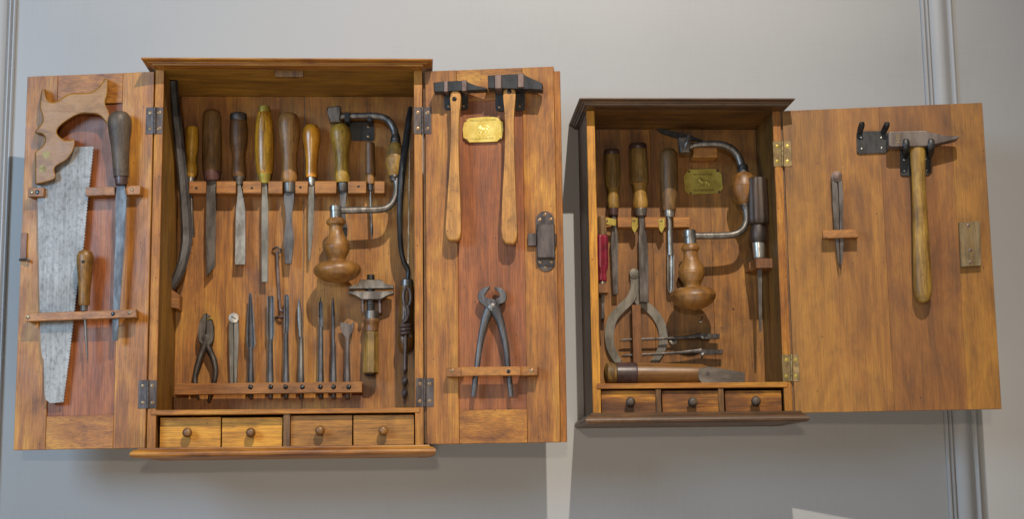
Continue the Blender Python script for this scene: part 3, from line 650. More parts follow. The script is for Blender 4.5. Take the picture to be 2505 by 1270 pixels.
tool('screwdriver', 'turnscrew with dull brown pear handle and waisted blade', 'screwdriver', FB1, 706, 645, 26, [
    ('handle', 'handle_pear', T(FB1, (706, 277), (708, 447), 31, [(276, 6), (277, 13), (281, 20), (290, 25.5), (306, 28), (325, 27), (350, 23), (380, 19), (402, 18.3), (422, 19.6), (438, 20), (446, 18), (448, 15)])),
    ('ferrule', 'dull_steel', T(FB1, (706, 277), (708, 447), 31, [(447, 14.5), (450, 15.5), (465, 14), (471, 12.5)])),
    ('blade', 'blue_steel', PL(FB1, [(695, 470), (720, 470), (719, 490), (714, 520), (713, 550), (718, 575), (719, 590), (713, 645), (697, 645), (694, 592), (695, 575), (700, 550), (699, 520), (694, 490)], 28, 34, 1))], G1)
tool('file', 'slim tapering file with shiny amber knob handle', 'file', FB1, 758, 638, 26, [
    ('handle', 'handle_amber', T(FB1, (762, 304), (762, 434), 28, [(303.5, 3), (304, 9), (308, 15.5), (316, 20), (328, 22), (344, 21), (368, 16.5), (392, 14), (412, 13.8), (426, 14.6), (434, 13)])),
    ('ferrule', 'nickel', T(FB1, (762, 304), (762, 434), 28, [(434, 9.5), (451, 8.6), (454, 6)])),
    ('blade', 'grey_steel', PL(FB1, [(755, 455), (769, 455), (769, 480), (766, 560), (759, 637), (755, 638), (754, 560)], 26, 31))], G1)
tool('screwdriver', 'screwdriver with pale olive pear handle, blade behind the brace', 'screwdriver', FB1, 843, 590, 26, [
    ('handle', 'handle_olive', T(FB1, (832, 303), (838, 447), 30, [(302, 3), (303, 10), (306, 17), (315, 23.5), (328, 26), (344, 24), (368, 18), (390, 15.5), (406, 16.5), (426, 18.5), (441, 18), (447, 15.5)])),
    ('ferrule', 'dull_steel', T(FB1, (832, 303), (838, 447), 30, [(447, 12.5), (450, 13.3), (463, 12), (469, 10.5)])),
    ('blade', 'blue_steel', PL(FB1, [(830, 468), (848, 468), (846, 500), (845, 530), (850, 560), (848, 590), (838, 590), (836, 560), (838, 530), (833, 500)], 27, 32))], G1)
tool('bradawl', 'awl with dark octagonal handle at the right end of the rack', 'awl', FB1, 909, 588, 26, [
    ('handle', 'handle_cocoa', T(FB1, (905, 349), (906, 428), 28, [(349, 9), (351, 12), (400, 13), (423, 14), (428, 11.5)], seg=8, phase=.5)),
    ('neck', 'handle_pear', T(FB1, (905, 349), (906, 428), 28, [(427, 10), (432, 9.2), (442, 10.5), (450, 9)])),
    ('ferrule', 'dark_iron', T(FB1, (905, 349), (906, 428), 28, [(450, 7.5), (466, 6.5)])),
    ('spike', 'dull_steel', T(FB1, (906, 464), (910, 588), 28, [(464, 3.6), (540, 3.2), (565, 3.8), (588, .6)], seg=8))], G1)
# brace
br = thing('hand_brace', 'steel carpenter brace with turned wooden head, in the wide cabinet', 'brace', FB1.at(826, 690, 78), 'braces in the cabinets')
b = new(); tube(b, FB1, [(836, 284, 48, 7), (880, 283, 52, 8), (925, 284, 56, 8.4), (948, 293, 58, 9), (963, 314, 60, 9), (968, 338, 62, 10)], 14, 6); part('crank', b, 'dull_steel', br); b = new()
tube(b, FB1, [(967, 430, 70, 10), (971, 452, 72, 8.5), (968, 478, 76, 8.5), (955, 502, 80, 8.5), (932, 512, 82, 8.8), (880, 514, 84, 8.6), (836, 515, 84, 8.6)], 14, 6); part('crank', b, 'dull_steel', br)
b = new(); turned(b, FB1, (968, 330), (964, 440), (62, 72), [(328, 9), (338, 12), (343, 12.5), (346, 11), (348, 14), (352, 13)]); part('collar', b, 'dark_iron', br); b = new(); turned(b, FB1, (968, 330), (964, 440), (62, 72), [(430, 12), (434, 13), (437, 10), (443, 9)]); part('collar', b, 'dark_iron', br)
b = new(); turned(b, FB1, (967, 350), (963, 432), (64, 71), [(350, 12), (355, 16), (370, 20.5), (388, 22), (389, 21.3), (390, 22), (405, 21), (420, 16.5), (432, 11)]); part('grip', b, 'tan_neck', br)
b = new(); plate(b, FB1, [(799, 262), (826, 257), (834, 260), (832, 296), (806, 297), (804, 275)], 30, 62, 3); turned(b, FB1, (800, 284), (850, 284), 46, [(828, 12), (840, 8), (846, 10), (852, 10), (856, 8)], vert=False); part('chuck', b, 'dull_steel', br)
b = new(); turned(b, FB1, (821, 505), (824, 640), (84, 80), [(504, 13), (505, 15), (516, 15.3), (517, 14.2), (534, 14.4)]); part('neck_ferrule', b, 'steel', br)
b = new(); turned(b, FB1, (822, 534), (826, 692), (84, 78), [(533, 16), (536, 21), (542, 24.5), (548, 23.5), (551, 20), (552, 17), (562, 16), (574, 19), (588, 27), (600, 32), (602, 31.3), (604, 32.2), (616, 30.5), (626, 25), (633, 21.5), (638, 21.5), (640, 24), (641, 36), (644, 46), (650, 54), (658, 58.2), (666, 58), (675, 52), (683, 42), (688, 30), (690.5, 15), (691, 1)], 40); part('head', b, 'turned_cherry', br, 32)
# bow saw on the right inner side
bs = thing('metal_saw', 'bow saw with bent black rod frame in right inner corner', 'saw', FB1.at(992, 868, 40))
b = new(); tube(b, FB1, [(1004, 262, 36, 5), (1000, 290, 50, 7), (994, 340, 70, 8.4), (986, 400, 92, 8.8), (980, 470, 100, 8), (978, 540, 92, 6.8), (980, 600, 74, 6.2), (987, 637, 58, 6.2), (996, 655, 48, 6.4), (999, 668, 46, 5.5), (996, 690, 46, 5)], 10, 6, .8); part('frame', b, 'black_iron', bs)
b = new(); plate(b, FB1, [(1002, 300), (1004, 300), (999.5, 655), (996.5, 655)], 36, 40, 0); part('blade', b, 'steel', bs)
b = new(); turned(b, FB1, (996, 684), (992, 868), 42, [(684, 13), (686, 15.5), (700, 15.8)]); part('ferrule', b, 'dull_steel', bs)
b = new(); turned(b, FB1, (996, 684), (992, 868), 42, [(700, 16.5), (730, 17.5), (770, 17), (800, 18.5), (830, 21), (848, 19), (860, 13), (868, 3)]); part('handle', b, 'awl_wood', bs)
# twisted gimlet
gm = thing('gimlet', 'rusty iron gimlet with loop and wire coils, twist point down', 'gimlet', FB1.at(988, 992, 70))
b = new(); pts = []
for i in range(21): th = math.pi/2+2*math.pi*i/20*.93; pts.append((996+9*math.cos(th), 727-24*math.sin(th)*-1, 72, 4.2))
tube(b, FB1, pts, 8, 0)
tube(b, FB1, [(997, 748, 72, 5), (1000, 765, 72, 5.5), (995, 780, 74, 6), (986, 790, 76, 5)], 10, 5); part('loop', b, 'rust_strap', gm)
b = new(); P = []
for i in range(61):
    th = 2*math.pi*3*i/60; C = FB1.at(992, 795+i*.45, 72); P.append(C + FB1.eu*12*math.cos(th)+FB1.ew*12*math.sin(th))
tube3(b, P, 4.6, 8); part('coil', b, 'rust_strap', gm)
b = new(); tube(b, FB1, [(993, 760, 70, 4.5), (992, 830, 70, 5.2), (991, 905, 70, 5.4)], 10, 4)
P = [FB1.at(991-.035*i, 902+i*1.85, 70) for i in range(49)]; tube3(b, P, [6.5+2.3*math.sin(math.pi*i/48) if i < 44 else 6.5*(48.5-i)/4.5 for i in range(49)], 10, .42, FB1.ew, .19); part('twist_bit', b, 'rust_strap', gm)
# wrench
wr = thing('screw_wrench', 'double jawed screw wrench with faceted wooden handle', 'wrench', FB1.at(906, 922, 40))
b = new(); plate(b, FB1, [(852, 701), (866, 700), (876, 697), (881, 684), (932, 684), (945, 697), (963, 699), (963, 706), (852, 707)], 28, 58, 1.5); part('upper_jaw', b, 'dull_steel', wr, 30)
b = new(); plate(b, FB1, [(852, 712), (963, 712), (963, 719), (948, 721), (941, 726), (932, 733), (884, 733), (876, 726), (868, 720), (852, 719)], 28, 58, 1.5); part('lower_jaw', b, 'dull_steel', wr, 30)
b = new(); pr = []
for i in range(24): pr += [(672+i*4, 8), (673.4+i*4, 10.2), (675+i*4, 10.2), (676+i*4, 8)]
turned(b, FB1, (907, 672), (907, 768), 43, pr[:-1], 14); part('spindle', b, 'dark_iron', wr, 20)
b = new(); turned(b, FB1, (888, 730), (887, 768), 43, [(728, 4.5), (764, 4.2), (767, 2)], 10); part('guide_pin', b, 'rust_strap', wr); b = new(); turned(b, FB1, (929, 730), (930, 768), 43, [(728, 4.5), (764, 4.2), (767, 2)], 10); part('guide_pin', b, 'rust_strap', wr)
b = new(); turned(b, FB1, (909, 760), (907, 922), 41, [(760, 13), (762, 16), (770, 16.5), (781, 16)]); part('ferrule', b, 'dull_steel', wr)
b = new(); turned(b, FB1, (909, 760), (907, 922), 41, [(781, 18), (783, 19.5), (788, 19.5), (794, 16.5), (800, 16), (806, 17), (812, 17)]); part('collar', b, 'handle_cocoa', wr)
b = new(); turned(b, FB1, (909, 760), (907, 922), 41, [(809, 14), (815, 18.5), (912, 20.5), (915, 18)], 8, phase=.5); part('handle', b, 'wrench_wood', wr, 20)
b = new(); turned(b, FB1, (909, 760), (907, 922), 41, [(914, 17), (917, 15), (922, 8)], 8, phase=.5); part('butt_cap', b, 'black_iron', wr, 20)
# pliers
pl = thing('pliers', 'rusty side cutting pliers standing open in the lower rack', 'pliers', FB1.at(500, 985, 26))
b = new(); plate(b, FB1, [(503.5, 766), (503.5, 785), (502, 846), (494, 845), (485, 836), (484, 815), (486, 797), (490, 782), (497, 770)], 16, 34, 2)
tube(b, FB1, [(503, 835, 24, 10), (513, 858, 24, 8.5), (524, 885, 24, 7.5), (527.5, 912, 24, 7), (523, 938, 24, 6.5), (516, 962, 22, 5.5), (510, 985, 20, 4)], 10, 5); part('lever', b, 'dark_iron', pl, 40)
b = new(); plate(b, FB1, [(505, 766), (512, 772), (519, 784), (523, 800), (523, 820), (521, 838), (513, 846), (504, 846), (505, 785)], 16, 34, 2)
tube(b, FB1, [(504, 835, 26, 10), (495, 858, 26, 8.5), (485, 888, 26, 7.5), (478, 918, 26, 7), (477, 938, 26, 6.5), (480, 955, 24, 5.5), (485, 977, 22, 4)], 10, 5); part('lever', b, 'dark_iron', pl, 40)
b = new(); disc(b, FB1, 503, 827, 9, 30, 36, 16, 1); part('pivot', b, 'dark_iron', pl)
b = new(); tube(b, FB1, [(507, 783, 35, 1.8), (514, 779, 38, 1.8), (521, 782, 37, 1.6)], 6, 4); part('wire', b, 'tarnished_brass', pl)
# dividers
dv = thing('dividers', 'closed pale steel dividers with round screw hinge in lower rack', 'dividers', FB1.at(571, 940, 24), 'dividers in the cabinets')
b = new(); plate(b, FB1, [(560, 783), (571, 783), (571.3, 860), (571, 940), (563, 940), (561.5, 880), (560, 822)], 16, 25, 1); part('leg', b, 'grey_steel', dv)
b = new(); plate(b, FB1, [(572.3, 783), (583.5, 785), (584, 822), (582, 870), (579, 940), (573, 940), (572.5, 860)], 16, 25, 1); part('leg', b, 'grey_steel', dv)
b = new(); disc(b, FB1, 571.5, 778, 12.3, 15, 29, 22, 1); part('hinge_disc', b, 'nickel', dv)
b = new(); slot(b, FB1, 571.5, 778, 8, 29, .5); part('screw_slot', b, 'hole', dv)
# brace bits
G2 = 'brace bits in the lower rack'
SHANK = lambda x, y0: [(x, y0, 26, 5.5), (x, y0+40, 26, 6.2), (x, 905, 26, 7), (x, 930, 27, 8), (x, 968, 26, 7), (x, 974, 25, 5)]
def bit(label, x, head, sh0, mat='blue_steel'):
    t = thing('brace_bit', label, 'drill bit', FB1.at(x, 974, 26), G2)
    q = new(); head(q); part('cutter', q, mat, t, 45)
    q = new(); tube(q, FB1, SHANK(x, sh0), 8, 4, phase=.5); part('shank', q, mat, t, 30)
bit('tapered reamer bit, widest at its middle, nearest the dividers', 614, lambda q: gutter(q, FB1, [(612, 717, 27, 3), (612.5, 740, 27, 5.2), (613, 780, 28, 8.5), (613.5, 820, 29, 10.5), (614, 842, 29, 11.2), (614, 850, 28, 9), (614, 856, 27, 6.5)], .35), 850)
bit('broad shell bit with round gouge nose, left of the hanging hook', 662, lambda q: gutter(q, FB1, [(662, 724, 28, 6), (662, 728, 28, 8.6), (662, 800, 28, 9), (662, 815, 28, 9.2), (662, 828, 27, 7), (662, 838, 26, 5)], .25), 830)
bit('narrow long shell bit, right of the hanging hook', 700, lambda q: gutter(q, FB1, [(701, 721, 28, 4), (701, 725, 28, 6.2), (701, 790, 28, 6.6), (700.5, 808, 28, 6), (700, 820, 27, 4.5)], .3), 815)
bit('pointed spear bit with leaf shaped tip', 737, lambda q: turned(q, FB1, (731, 729), (735, 830), 27, [(729, .5), (736, 2.6), (750, 4.8), (780, 6.2), (800, 5.5), (815, 3.6), (835, 3.2)], 12, .6), 825, 'dull_steel')
bit('dark spoon bit with screw tip and blunt shoulders', 785, lambda q: gutter(q, FB1, [(784, 727, 27, .8), (784, 737, 27, 1.5), (784, 742, 27, 5), (784.5, 785, 27, 5.6), (785, 797, 27, 4.6), (785, 806, 26, 3.8)], .3), 800)
bit('thinnest bit, with a fine gimlet screw point', 816, lambda q: turned(q, FB1, (814, 729), (816, 840), 27, [(729, .5), (733, 2.2), (736, 1.4), (740, 2.8), (744, 3.6), (790, 4.4), (815, 3.8), (835, 3.4), (842, 4.2), (846, 3.6)], 10), 840)
bit('flat winged centre bit like a fishtail, last in the row', 850, lambda q: plate(q, FB1, [(832, 789), (840, 790), (846, 791), (848.5, 785), (851, 793), (857, 796), (862, 792), (866.5, 786), (866, 802), (863, 812), (857, 821), (853, 827), (852, 850), (846, 850), (846, 827), (840, 820), (835, 810), (832.5, 800)], 24, 29, .8), 835, 'hammer_brown')
# door hook
hk = thing('cabin_hook', 'thin iron hook rod hanging from an eye between the bits', 'hook', FB1.at(686, 780, 12))
b = new(); tube(b, FB1, [(667, 611, 6, 2.6), (672, 607, 14, 2.6), (680, 606, 18, 2.6), (686, 611, 18, 2.6), (684, 618, 17, 2.6), (679, 618, 15, 2.6), (677, 612, 13, 2.6)], 8, 5); part('eye', b, 'dark_iron', hk)
b = new(); tube(b, FB1, [(678, 612, 16, 3.2), (679, 640, 15, 3.4), (682, 700, 13, 3.3), (685, 750, 12, 3.3), (688, 761, 14, 3.2), (695, 761, 18, 3)], 8, 5); tube(b, FB1, [(674, 778, 3, 3.6), (684, 776, 14, 3.6), (693, 774, 16, 3.2)], 8, 4); part('rod', b, 'rust_strap', hk)

# ================================================================== SMALL CABINET
XL2, XR2, ZT2, ZB2 = 1455.2, 1950.6, 410.1, -353.9
c2 = thing('tool_cabinet', 'smaller dark trimmed wall tool cabinet with a single open door, the right one', 'cabinet', Vector(((XL2+XR2)/2, 130, ZB2-25)), 'open tool cabinets on the wall')
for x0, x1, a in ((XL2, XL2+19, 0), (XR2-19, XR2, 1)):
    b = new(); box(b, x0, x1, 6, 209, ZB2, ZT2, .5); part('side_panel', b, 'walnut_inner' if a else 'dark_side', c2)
b = new(); box(b, XL2-.5, XL2+19.7, 0, 5.8, ZB2, ZT2-.3, .8); part('stile', b, 'yellow_edge', c2)
b = new(); box(b, XR2-19.7, XR2+.5, 0, 5.8, ZB2, ZT2-.3, .8); part('stile', b, 'honey', c2)
b = new(); box(b, XL2, XR2, -1, 209, ZT2, ZT2+11, .5); part('top_panel', b, 'walnut_ceiling', c2)
b = new(); box(b, XL2-2, XR2+2, -46, -1.3, ZT2+.25, ZT2+11, .5); part('cornice_board', b, 'dark_cornice', c2)
b = new(); box(b, XL2-2, XR2+2, -46, -1.3, ZB2-27.6, ZB2-.9, .5); part('base_board', b, 'dark_cornice', c2)
b = new(); box(b, XL2+.5, XR2-.5, -1, 209, ZB2-27.4, ZB2-.2, .5); part('bottom_panel', b, 'dark_cornice', c2)
xs = [XL2+19.2, FB2.at(1600, 700).x, FB2.at(1745, 700).x, XR2-19.2]
for i in range(3):
    b = new(); box(b, xs[i]+.25, xs[i+1]-.25, 196, 206, ZB2+.5, ZT2-.3, .5); part('back_board', b, 'walnut_back', c2)
trim(c2, 'cornice', 'dark_cornice', XL2, XR2, [(0, 0), (2, 0), (3, 1.5), (9, 2.5), (10.5, 4), (11.5, 6), (14.5, 6.6), (15.2, 8.5), (16, 10), (20, 11), (23, 13), (24.5, 15), (24, 16.5), (21.5, 17.8), (0, 18.2), (-12, 18.2), (-12, .1)], ZT2+.2, 0, 37)
trim(c2, 'base_moulding', 'dark_cornice', XL2, XR2, [(-12, -.4), (8, -.4), (11, -1.5), (11, -6), (14, -6.6), (18, -9), (23, -14), (25.5, -19), (25, -23), (19, -27), (-12, -28)], ZB2, 0, 37)
zs2, ze2 = F1.at(1690, 937, 5).z, F1.at(1690, 950, 5).z
b = new(); box(b, XL2+10, XR2-11, -3, 194, ze2, zs2, 1); part('shelf', b, 'honey_flat', c2)
for xp in (1611.5, 1765):
    x = F1.at(xp, 980, 0).x; b = new(); box(b, x-6.5, x+6.5, 2, 190, ZB2+.4, ze2-.4, .6); part('drawer_divider', b, 'handle_walnut', c2)
for x0, x1, y0, kx, ky in ((1471, 1604, 956, 1540, 985), (1620, 1757.5, 956, 1691.5, 985), (1774, 1912, 956, 1845.5, 983)):
    u0, u1, v0, v1 = rect_uv(F1, x0, y0, x1, 1008, -11); b = new(); box(b, u0, u1, 11, 180, ZB2+1, v1, .8); d = part('drawer', b, 'rosewood', c2)
    knob(d, kx, ky, 12, -11.3, F1, 'charcoal_wood')
hinge(c2, 1892, 1914.5, 1936, 345, 407, FD3, False, 'hinge_brass', 'tarnished_brass')
hinge(c2, 1914, 1936.5, 1955, 868, 934, FD3, False, 'hinge_brass', 'tarnished_brass')
r3 = slotted(c2, FB2, [(1479, 1489), (1511, 1556), (1578, 1629), (1648, 1688)], 531, 556, 40, 'rack_wood')
for pts, s in (([(1482, 534), (1490, 533), (1508, 537), (1506, 553), (1484, 549), (1479, 541)], (1484, 540)), ([(1545, 533), (1560, 533), (1560, 557), (1556, 566), (1552.5, 570), (1548, 564), (1545, 556)], (1551, 539)), ([(1611.5, 535), (1626, 535), (1626, 556), (1622, 565), (1618.5, 570), (1614, 564), (1611.5, 556)], (1617.5, 540))):
    b = new(); plate(b, FB2, pts, 40.4, 43, .5); part('turn_button', b, 'tarnished_brass', r3)
    screw(r3, FB2, s[0], s[1], 3.6, 43, 'screw_bronze', 2)
b = new(); pbox(b, FB2, 1696, 358, 1756, 385, .2, 62, 3, 2); part('holder_block', b, 'rack_wood', c2)
b = new(); pbox(b, FB2, 1547.5, 746, 1569, 889, 18, 40, .8); pbox(b, FB2, 1549, 750, 1567, 770, .2, 18, .4); part('holder_stick', b, 'rack_wood_upright', c2)
b = new(); pbox(b, FB2, 1464, 694, 1490, 717, 40, 90, 1); part('holder_block', b, 'rack_wood_upright', c2)
b = new(); pbox(b, FB2, 1849, 632, 1890, 656, 52, 124, 1); pbox(b, FB2, 1833, 641, 1850, 661, .2, 60, .8); part('holder_block', b, 'rack_wood_upright', c2)
b = new(); plate(b, FB2, [(1684, 414), (1752, 413), (1766, 426), (1769, 461), (1760, 472), (1687, 476.5), (1674, 465), (1671.5, 430)], .2, 2.4, .8); part('brass_plaque', b, 'tarnished_brass', c2)
b = new(); ol = [(1684, 414), (1752, 413), (1766, 426), (1769, 461), (1760, 472), (1687, 476.5), (1674, 465), (1671.5, 430)]
for i in range(8): (xa, ya), (xb, yb) = ol[i], ol[(i+1) % 8]; tube(b, FB2, [(xa*.97+1720*.03, ya*.97+445*.03, 2.2, 1.1), (xb*.97+1720*.03, yb*.97+445*.03, 2.2, 1.1)], 6, 0)
part('plaque_rim', b, 'tarnished_brass', c2)
for x, y in ((1686, 419), (1755, 418), (1689.5, 473), (1759, 469)): b = new(); disc(b, FB2, x, y, 2.6, 1.5, 3.6, 10, 1); part('plaque_nail', b, 'hole', c2)
letters(c2, 'LES PATENTEES', FB2, 1719, 427, 4.6, 2.4, 'letter', 0, 1.05)
letters(c2, 'VALERTIDKERTHKS', FB2, 1720, 465.5, 4.6, 2.4, 'letter', .01, .92)
lion(c2, FB2, 1722, 445, .95, 2.6, 'tarnished_brass')
b = new(); disc(b, FB2, 1648, 834, 9.5, .2, 3, 18, 1.2); ws = part('screw', b, 'nickel', c2)
b = new(); slot(b, FB2, 1648, 834, 6, 3, .5); slot(b, FB2, 1648, 834, 6, 3, .5+math.pi/2); part('screw_slot', b, 'hole', ws)
for x0, y0, x1, y1, r in ((1714, 788, 1717, 776, 2), (1719, 826, 1716, 834, 2.4), (1719, 868, 1716, 876, 2.4)):
    b = new(); tube(b, FB2, [(x1, y1, .2, r), (x0, y0, 30, r), (x0, y0, 32, r*1.6), (x0, y0, 33, r)], 8, 0, up=False); part('nail', b, 'steel', c2)
b = new(); disc(b, FB2, 1794, 757, 2.6, .05, .4, 8); part('nail_hole', b, 'hole', c2)
# door of planks
zt3, zb3 = 410, -357
us = [1.5] + [U(FD3, x, 850) for x in (2041, 2180, 2359)] + [496]
b = new(); fbox(b, FD3, us[0], us[1]-.01, zb3, zt3, -20, 0, .12); d3 = part('door', b, 'ochre_door', c2)
for i, m_ in ((1, 'walnut_door'), (2, 'umber_door'), (3, 'ochre_door')):
    b = new(); fbox(b, FD3, us[i]+(.45 if i == 2 else .01), us[i+1]-.01, zb3, zt3, -20, 0, .12 if i < 3 else .6); part('plank', b, m_, d3)
b = new(); fbox(b, FD3, -4.0, 2.0, zb3+3, zt3-3, -17, -8, .5); part('gap_blocker', b, 'handle_walnut', d3)  # same added dark strip, blocks the view of lit wall through the gap
b = new(); pbox(b, FD3, 2013, 562, 2100, 582, 12, 32, 1); pbox(b, FD3, 2020, 564, 2036, 580, .2, 12, .4); pbox(b, FD3, 2076, 564, 2092, 580, .2, 12, .4); part('tool_holder', b, 'rack_wood', d3)
b = new(); plate(b, FD3, rrect([(2095, 321), (2171, 320), (2172, 373), (2096, 376)]), .2, 5, 1)
tube(b, FD3, [(2103, 326, 4, 7), (2105, 316, 22, 7.5), (2108, 306, 34, 7.5), (2108, 299, 40, 6)], 10, 4, .5); tube(b, FD3, [(2160, 325, 4, 7), (2165, 315, 22, 7.5), (2169, 306, 34, 7.5), (2170, 299, 40, 6)], 10, 4, .5); part('hook_bracket', b, 'black_iron', d3)
for x, y in ((2107, 335), (2156, 336), (2108, 363), (2157, 361)): disc_(d3, FD3, x, y, 2.6, 5, 'nickel')
b = new(); plate(b, FD3, rrect([(2202, 362), (2278, 360), (2277, 427), (2203, 430)]), .2, 5, 1)
for x in (2216, 2277): tube(b, FD3, [(x, 384, 4, 8), (x+1, 376, 30, 8.5), (x+1, 362, 56, 8.8), (x+1, 347, 58, 8.4), (x+1, 341, 56, 6.5)], 10, 5, .45)
part('hammer_bracket', b, 'black_iron', d3)
for x, y in ((2212, 390), (2213, 417), (2265, 388), (2267, 416)): disc_(d3, FD3, x, y, 2.6, 5, 'nickel')
b = new(); plate(b, FD3, [(2346, 543), (2398, 541), (2401, 650), (2351, 653)], .2, 16, 1); part('lock_block', b, 'lock_wood', d3, label='worn wooden lock block with whitish patches')
for x, y in ((2369, 551), (2374, 612), (2374, 641)): disc_(d3, FD3, x, y, 4.4, 16, 'rust_strap')
# hammer on the small door
h3 = thing('cross_peen_hammer', 'brown steel hammer with grimy handle on the small cabinet door', 'hammer', FD3.at(2258, 740, 32), 'hammers on the cabinet doors')
b = new(); plate(b, FD3, [(2173, 324), (2177, 321), (2262, 319), (2269, 321), (2276, 326), (2286, 329), (2310, 331), (2343, 331), (2347, 335), (2341, 340), (2288, 352), (2264, 357), (2180, 359), (2174, 356)], 16, 50, 3, 2); head = part('head', b, 'hammer_brown', h3)
letters(head, 'HN', FD3, 2196, 338, 9, 50, 'tarnished_brass', math.pi/2, 1.0, .3, 'stamp') if False else None
letters(h3, 'HN', FD3, 2197, 338, 9, 50, 'hinge_brass', math.pi/2, 1.25, .25, 'stamp')
b = new(); turned(b, FD3, (2244, 355), (2259, 741), 32, [(352, 17), (366, 19.5), (385, 19), (420, 17.5), (470, 17.3), (520, 18.5), (580, 20), (640, 21.5), (690, 22.5), (715, 22), (730, 18), (738, 12), (741, 4)], 20, .75); part('handle', b, 'grimy_handle', h3, 60)
# dividers on the small door
d4 = thing('dividers', 'slim dark steel dividers hanging points down on small cabinet door', 'dividers', FD3.at(2055, 657, 18), 'dividers in the cabinets')
b = new(); plate(b, FD3, [(2034, 436), (2048, 436), (2050, 470), (2052, 520), (2053, 600), (2055, 658), (2050, 640), (2045, 600), (2041, 556), (2037, 500)], 12, 21, 1.2); part('leg', b, 'dark_iron', d4)
b = new(); plate(b, FD3, [(2050, 440), (2061, 440), (2063, 480), (2062, 540), (2064, 600), (2061, 640), (2057, 658), (2055, 600), (2054, 520), (2052, 470)], 12, 21, 1.2); part('leg', b, 'dark_iron', d4)
b = new(); disc(b, FD3, 2047, 431, 13.5, 10, 25, 22, 3); disc(b, FD3, 2047, 431, 8, 24, 28, 16, 2); part('hinge_disc', b, 'rust_strap', d4)

# ---- tools in the small cabinet
G3 = 'chisels in the small cabinet rack'
tool('chisel', 'chisel with blackened handle and striped yellow neck', 'chisel', FB2, 1505, 722, 26, [
    ('handle', 'bark_handle', T(FB2, (1496, 367), (1500, 512), 24, [(378, 18), (382, 19), (400, 20.3), (440, 20), (455, 18.5), (462, 15.3)])),
    ('neck', 'striped_neck', T(FB2, (1496, 367), (1500, 512), 24, [(459, 15), (462, 15.3), (476, 14), (490, 14.5), (503, 16), (510, 13)])),
    ('hoop', 'leather', T(FB2, (1496, 367), (1500, 512), 24, [(366, 8), (367, 17), (370, 19.5), (376, 19.8), (380, 18)])),
    ('ferrule', 'leather', T(FB2, (1496, 367), (1500, 512), 24, [(510, 12), (512, 12.8), (526, 11), (528, 9)])),
    ('blade', 'dark_iron', PL(FB2, [(1496, 527), (1506, 527), (1506, 552), (1510, 570), (1512, 590), (1513, 720), (1500, 722), (1497, 650), (1494, 590), (1497, 570), (1499, 552)], 22, 28, 1))], G3)
tool('chisel', 'tallest chisel with grey brown handle and broad dark blade', 'chisel', FB2, 1574, 740, 26, [
    ('handle', 'bark_handle', T(FB2, (1560, 352), (1567, 512), 26, [(364, 20), (368, 21.5), (400, 23), (436, 23.6), (447, 23), (450, 19.5)])),
    ('neck', 'tan_neck', T(FB2, (1560, 352), (1567, 512), 26, [(447, 18), (450, 19.3), (466, 17), (482, 17), (496, 18.8), (506, 18.5), (511, 15)])),
    ('hoop', 'leather', T(FB2, (1560, 352), (1567, 512), 26, [(351, 8), (352, 19), (356, 21.5), (362, 22), (366, 20.5)])),
    ('ferrule', 'dull_steel', T(FB2, (1560, 352), (1567, 512), 26, [(510, 14), (513, 16), (527, 13.5), (530, 10)])),
    ('blade', 'dark_iron', PL(FB2, [(1563, 529), (1576, 529), (1577, 556), (1583, 580), (1586, 640), (1587, 740), (1566, 739), (1563, 640), (1562, 580), (1566, 556)], 23, 30, 1))], G3)
tool('gouge', 'gouge with smooth brown rounded handle and shiny fluted blade', 'gouge', FB2, 1640, 716, 26, [
    ('handle', 'handle_umber', T(FB2, (1636, 364), (1637, 516), 26, [(363.5, 3), (364, 10), (368, 16), (377, 20.5), (398, 22), (450, 22), (478, 20.5), (500, 18), (512, 17), (516, 14)])),
    ('ferrule', 'nickel', T(FB2, (1636, 364), (1637, 516), 26, [(516, 12.5), (530, 11.5), (532, 9)])),
    ('shank', 'steel', lambda q: tube(q, FB2, [(1637, 530, 26, 5.5), (1639, 570, 26, 6.5), (1640, 602, 26, 6.5), (1641, 624, 26, 8)], 8, 4, .7)),
    ('blade', 'steel', lambda q: gutter(q, FB2, [(1641, 612, 27, 6), (1641, 626, 27, 8.5), (1641, 690, 27, 8.2), (1640.5, 706, 26, 7.5), (1640, 716, 25, 4)], .3))], G3)
tool('screwdriver', 'dark red fluted screwdriver hanging at the left inner edge', 'screwdriver', FB2, 1476, 780, 60, [
    ('butt', 'handle_umber', T(FB2, (1472, 530), (1474, 576), 62, [(530, 9.5), (534, 10.5), (576, 11)])),
    ('handle', 'red_paint', T(FB2, (1473, 576), (1474, 690), 62, [(575, 10), (577, 13.5), (582, 14.5), (648, 14.8), (657, 13.5), (664, 10.5), (674, 9.5), (682, 11), (688, 10.5), (690, 8)], seg=40, flute=10, fdepth=.12)),
    ('ferrule', 'nickel', T(FB2, (1473, 576), (1474, 690), 62, [(690, 8), (696, 7.5)])),
    ('blade', 'dark_iron', PL(FB2, [(1471, 694), (1479, 694), (1478, 750), (1480, 780), (1471, 780), (1472, 750)], 60, 65))])
ca = thing('outside_callipers', 'large bow legged steel callipers behind the wooden stick', 'callipers', FB2.at(1555, 888, 8))
b = new(); ribbon(b, FB2, [(1552, 668, 10), (1552, 705, 10), (1542, 732, 10.5), (1517, 757, 11), (1498, 782, 11), (1491, 815, 11), (1493, 845, 10.5), (1503, 870, 9.5), (1516, 890, 8)], 8, 14, 1); part('leg', b, 'grey_steel', ca)
b = new(); ribbon(b, FB2, [(1553, 668, 9), (1554, 705, 9), (1560, 735, 9.5), (1584, 751, 10), (1606, 774, 10.5), (1620, 802, 10.5), (1623, 832, 10.5), (1616, 860, 9.5), (1598, 890, 8)], 2, 7.5, 1); part('leg', b, 'grey_steel', ca)
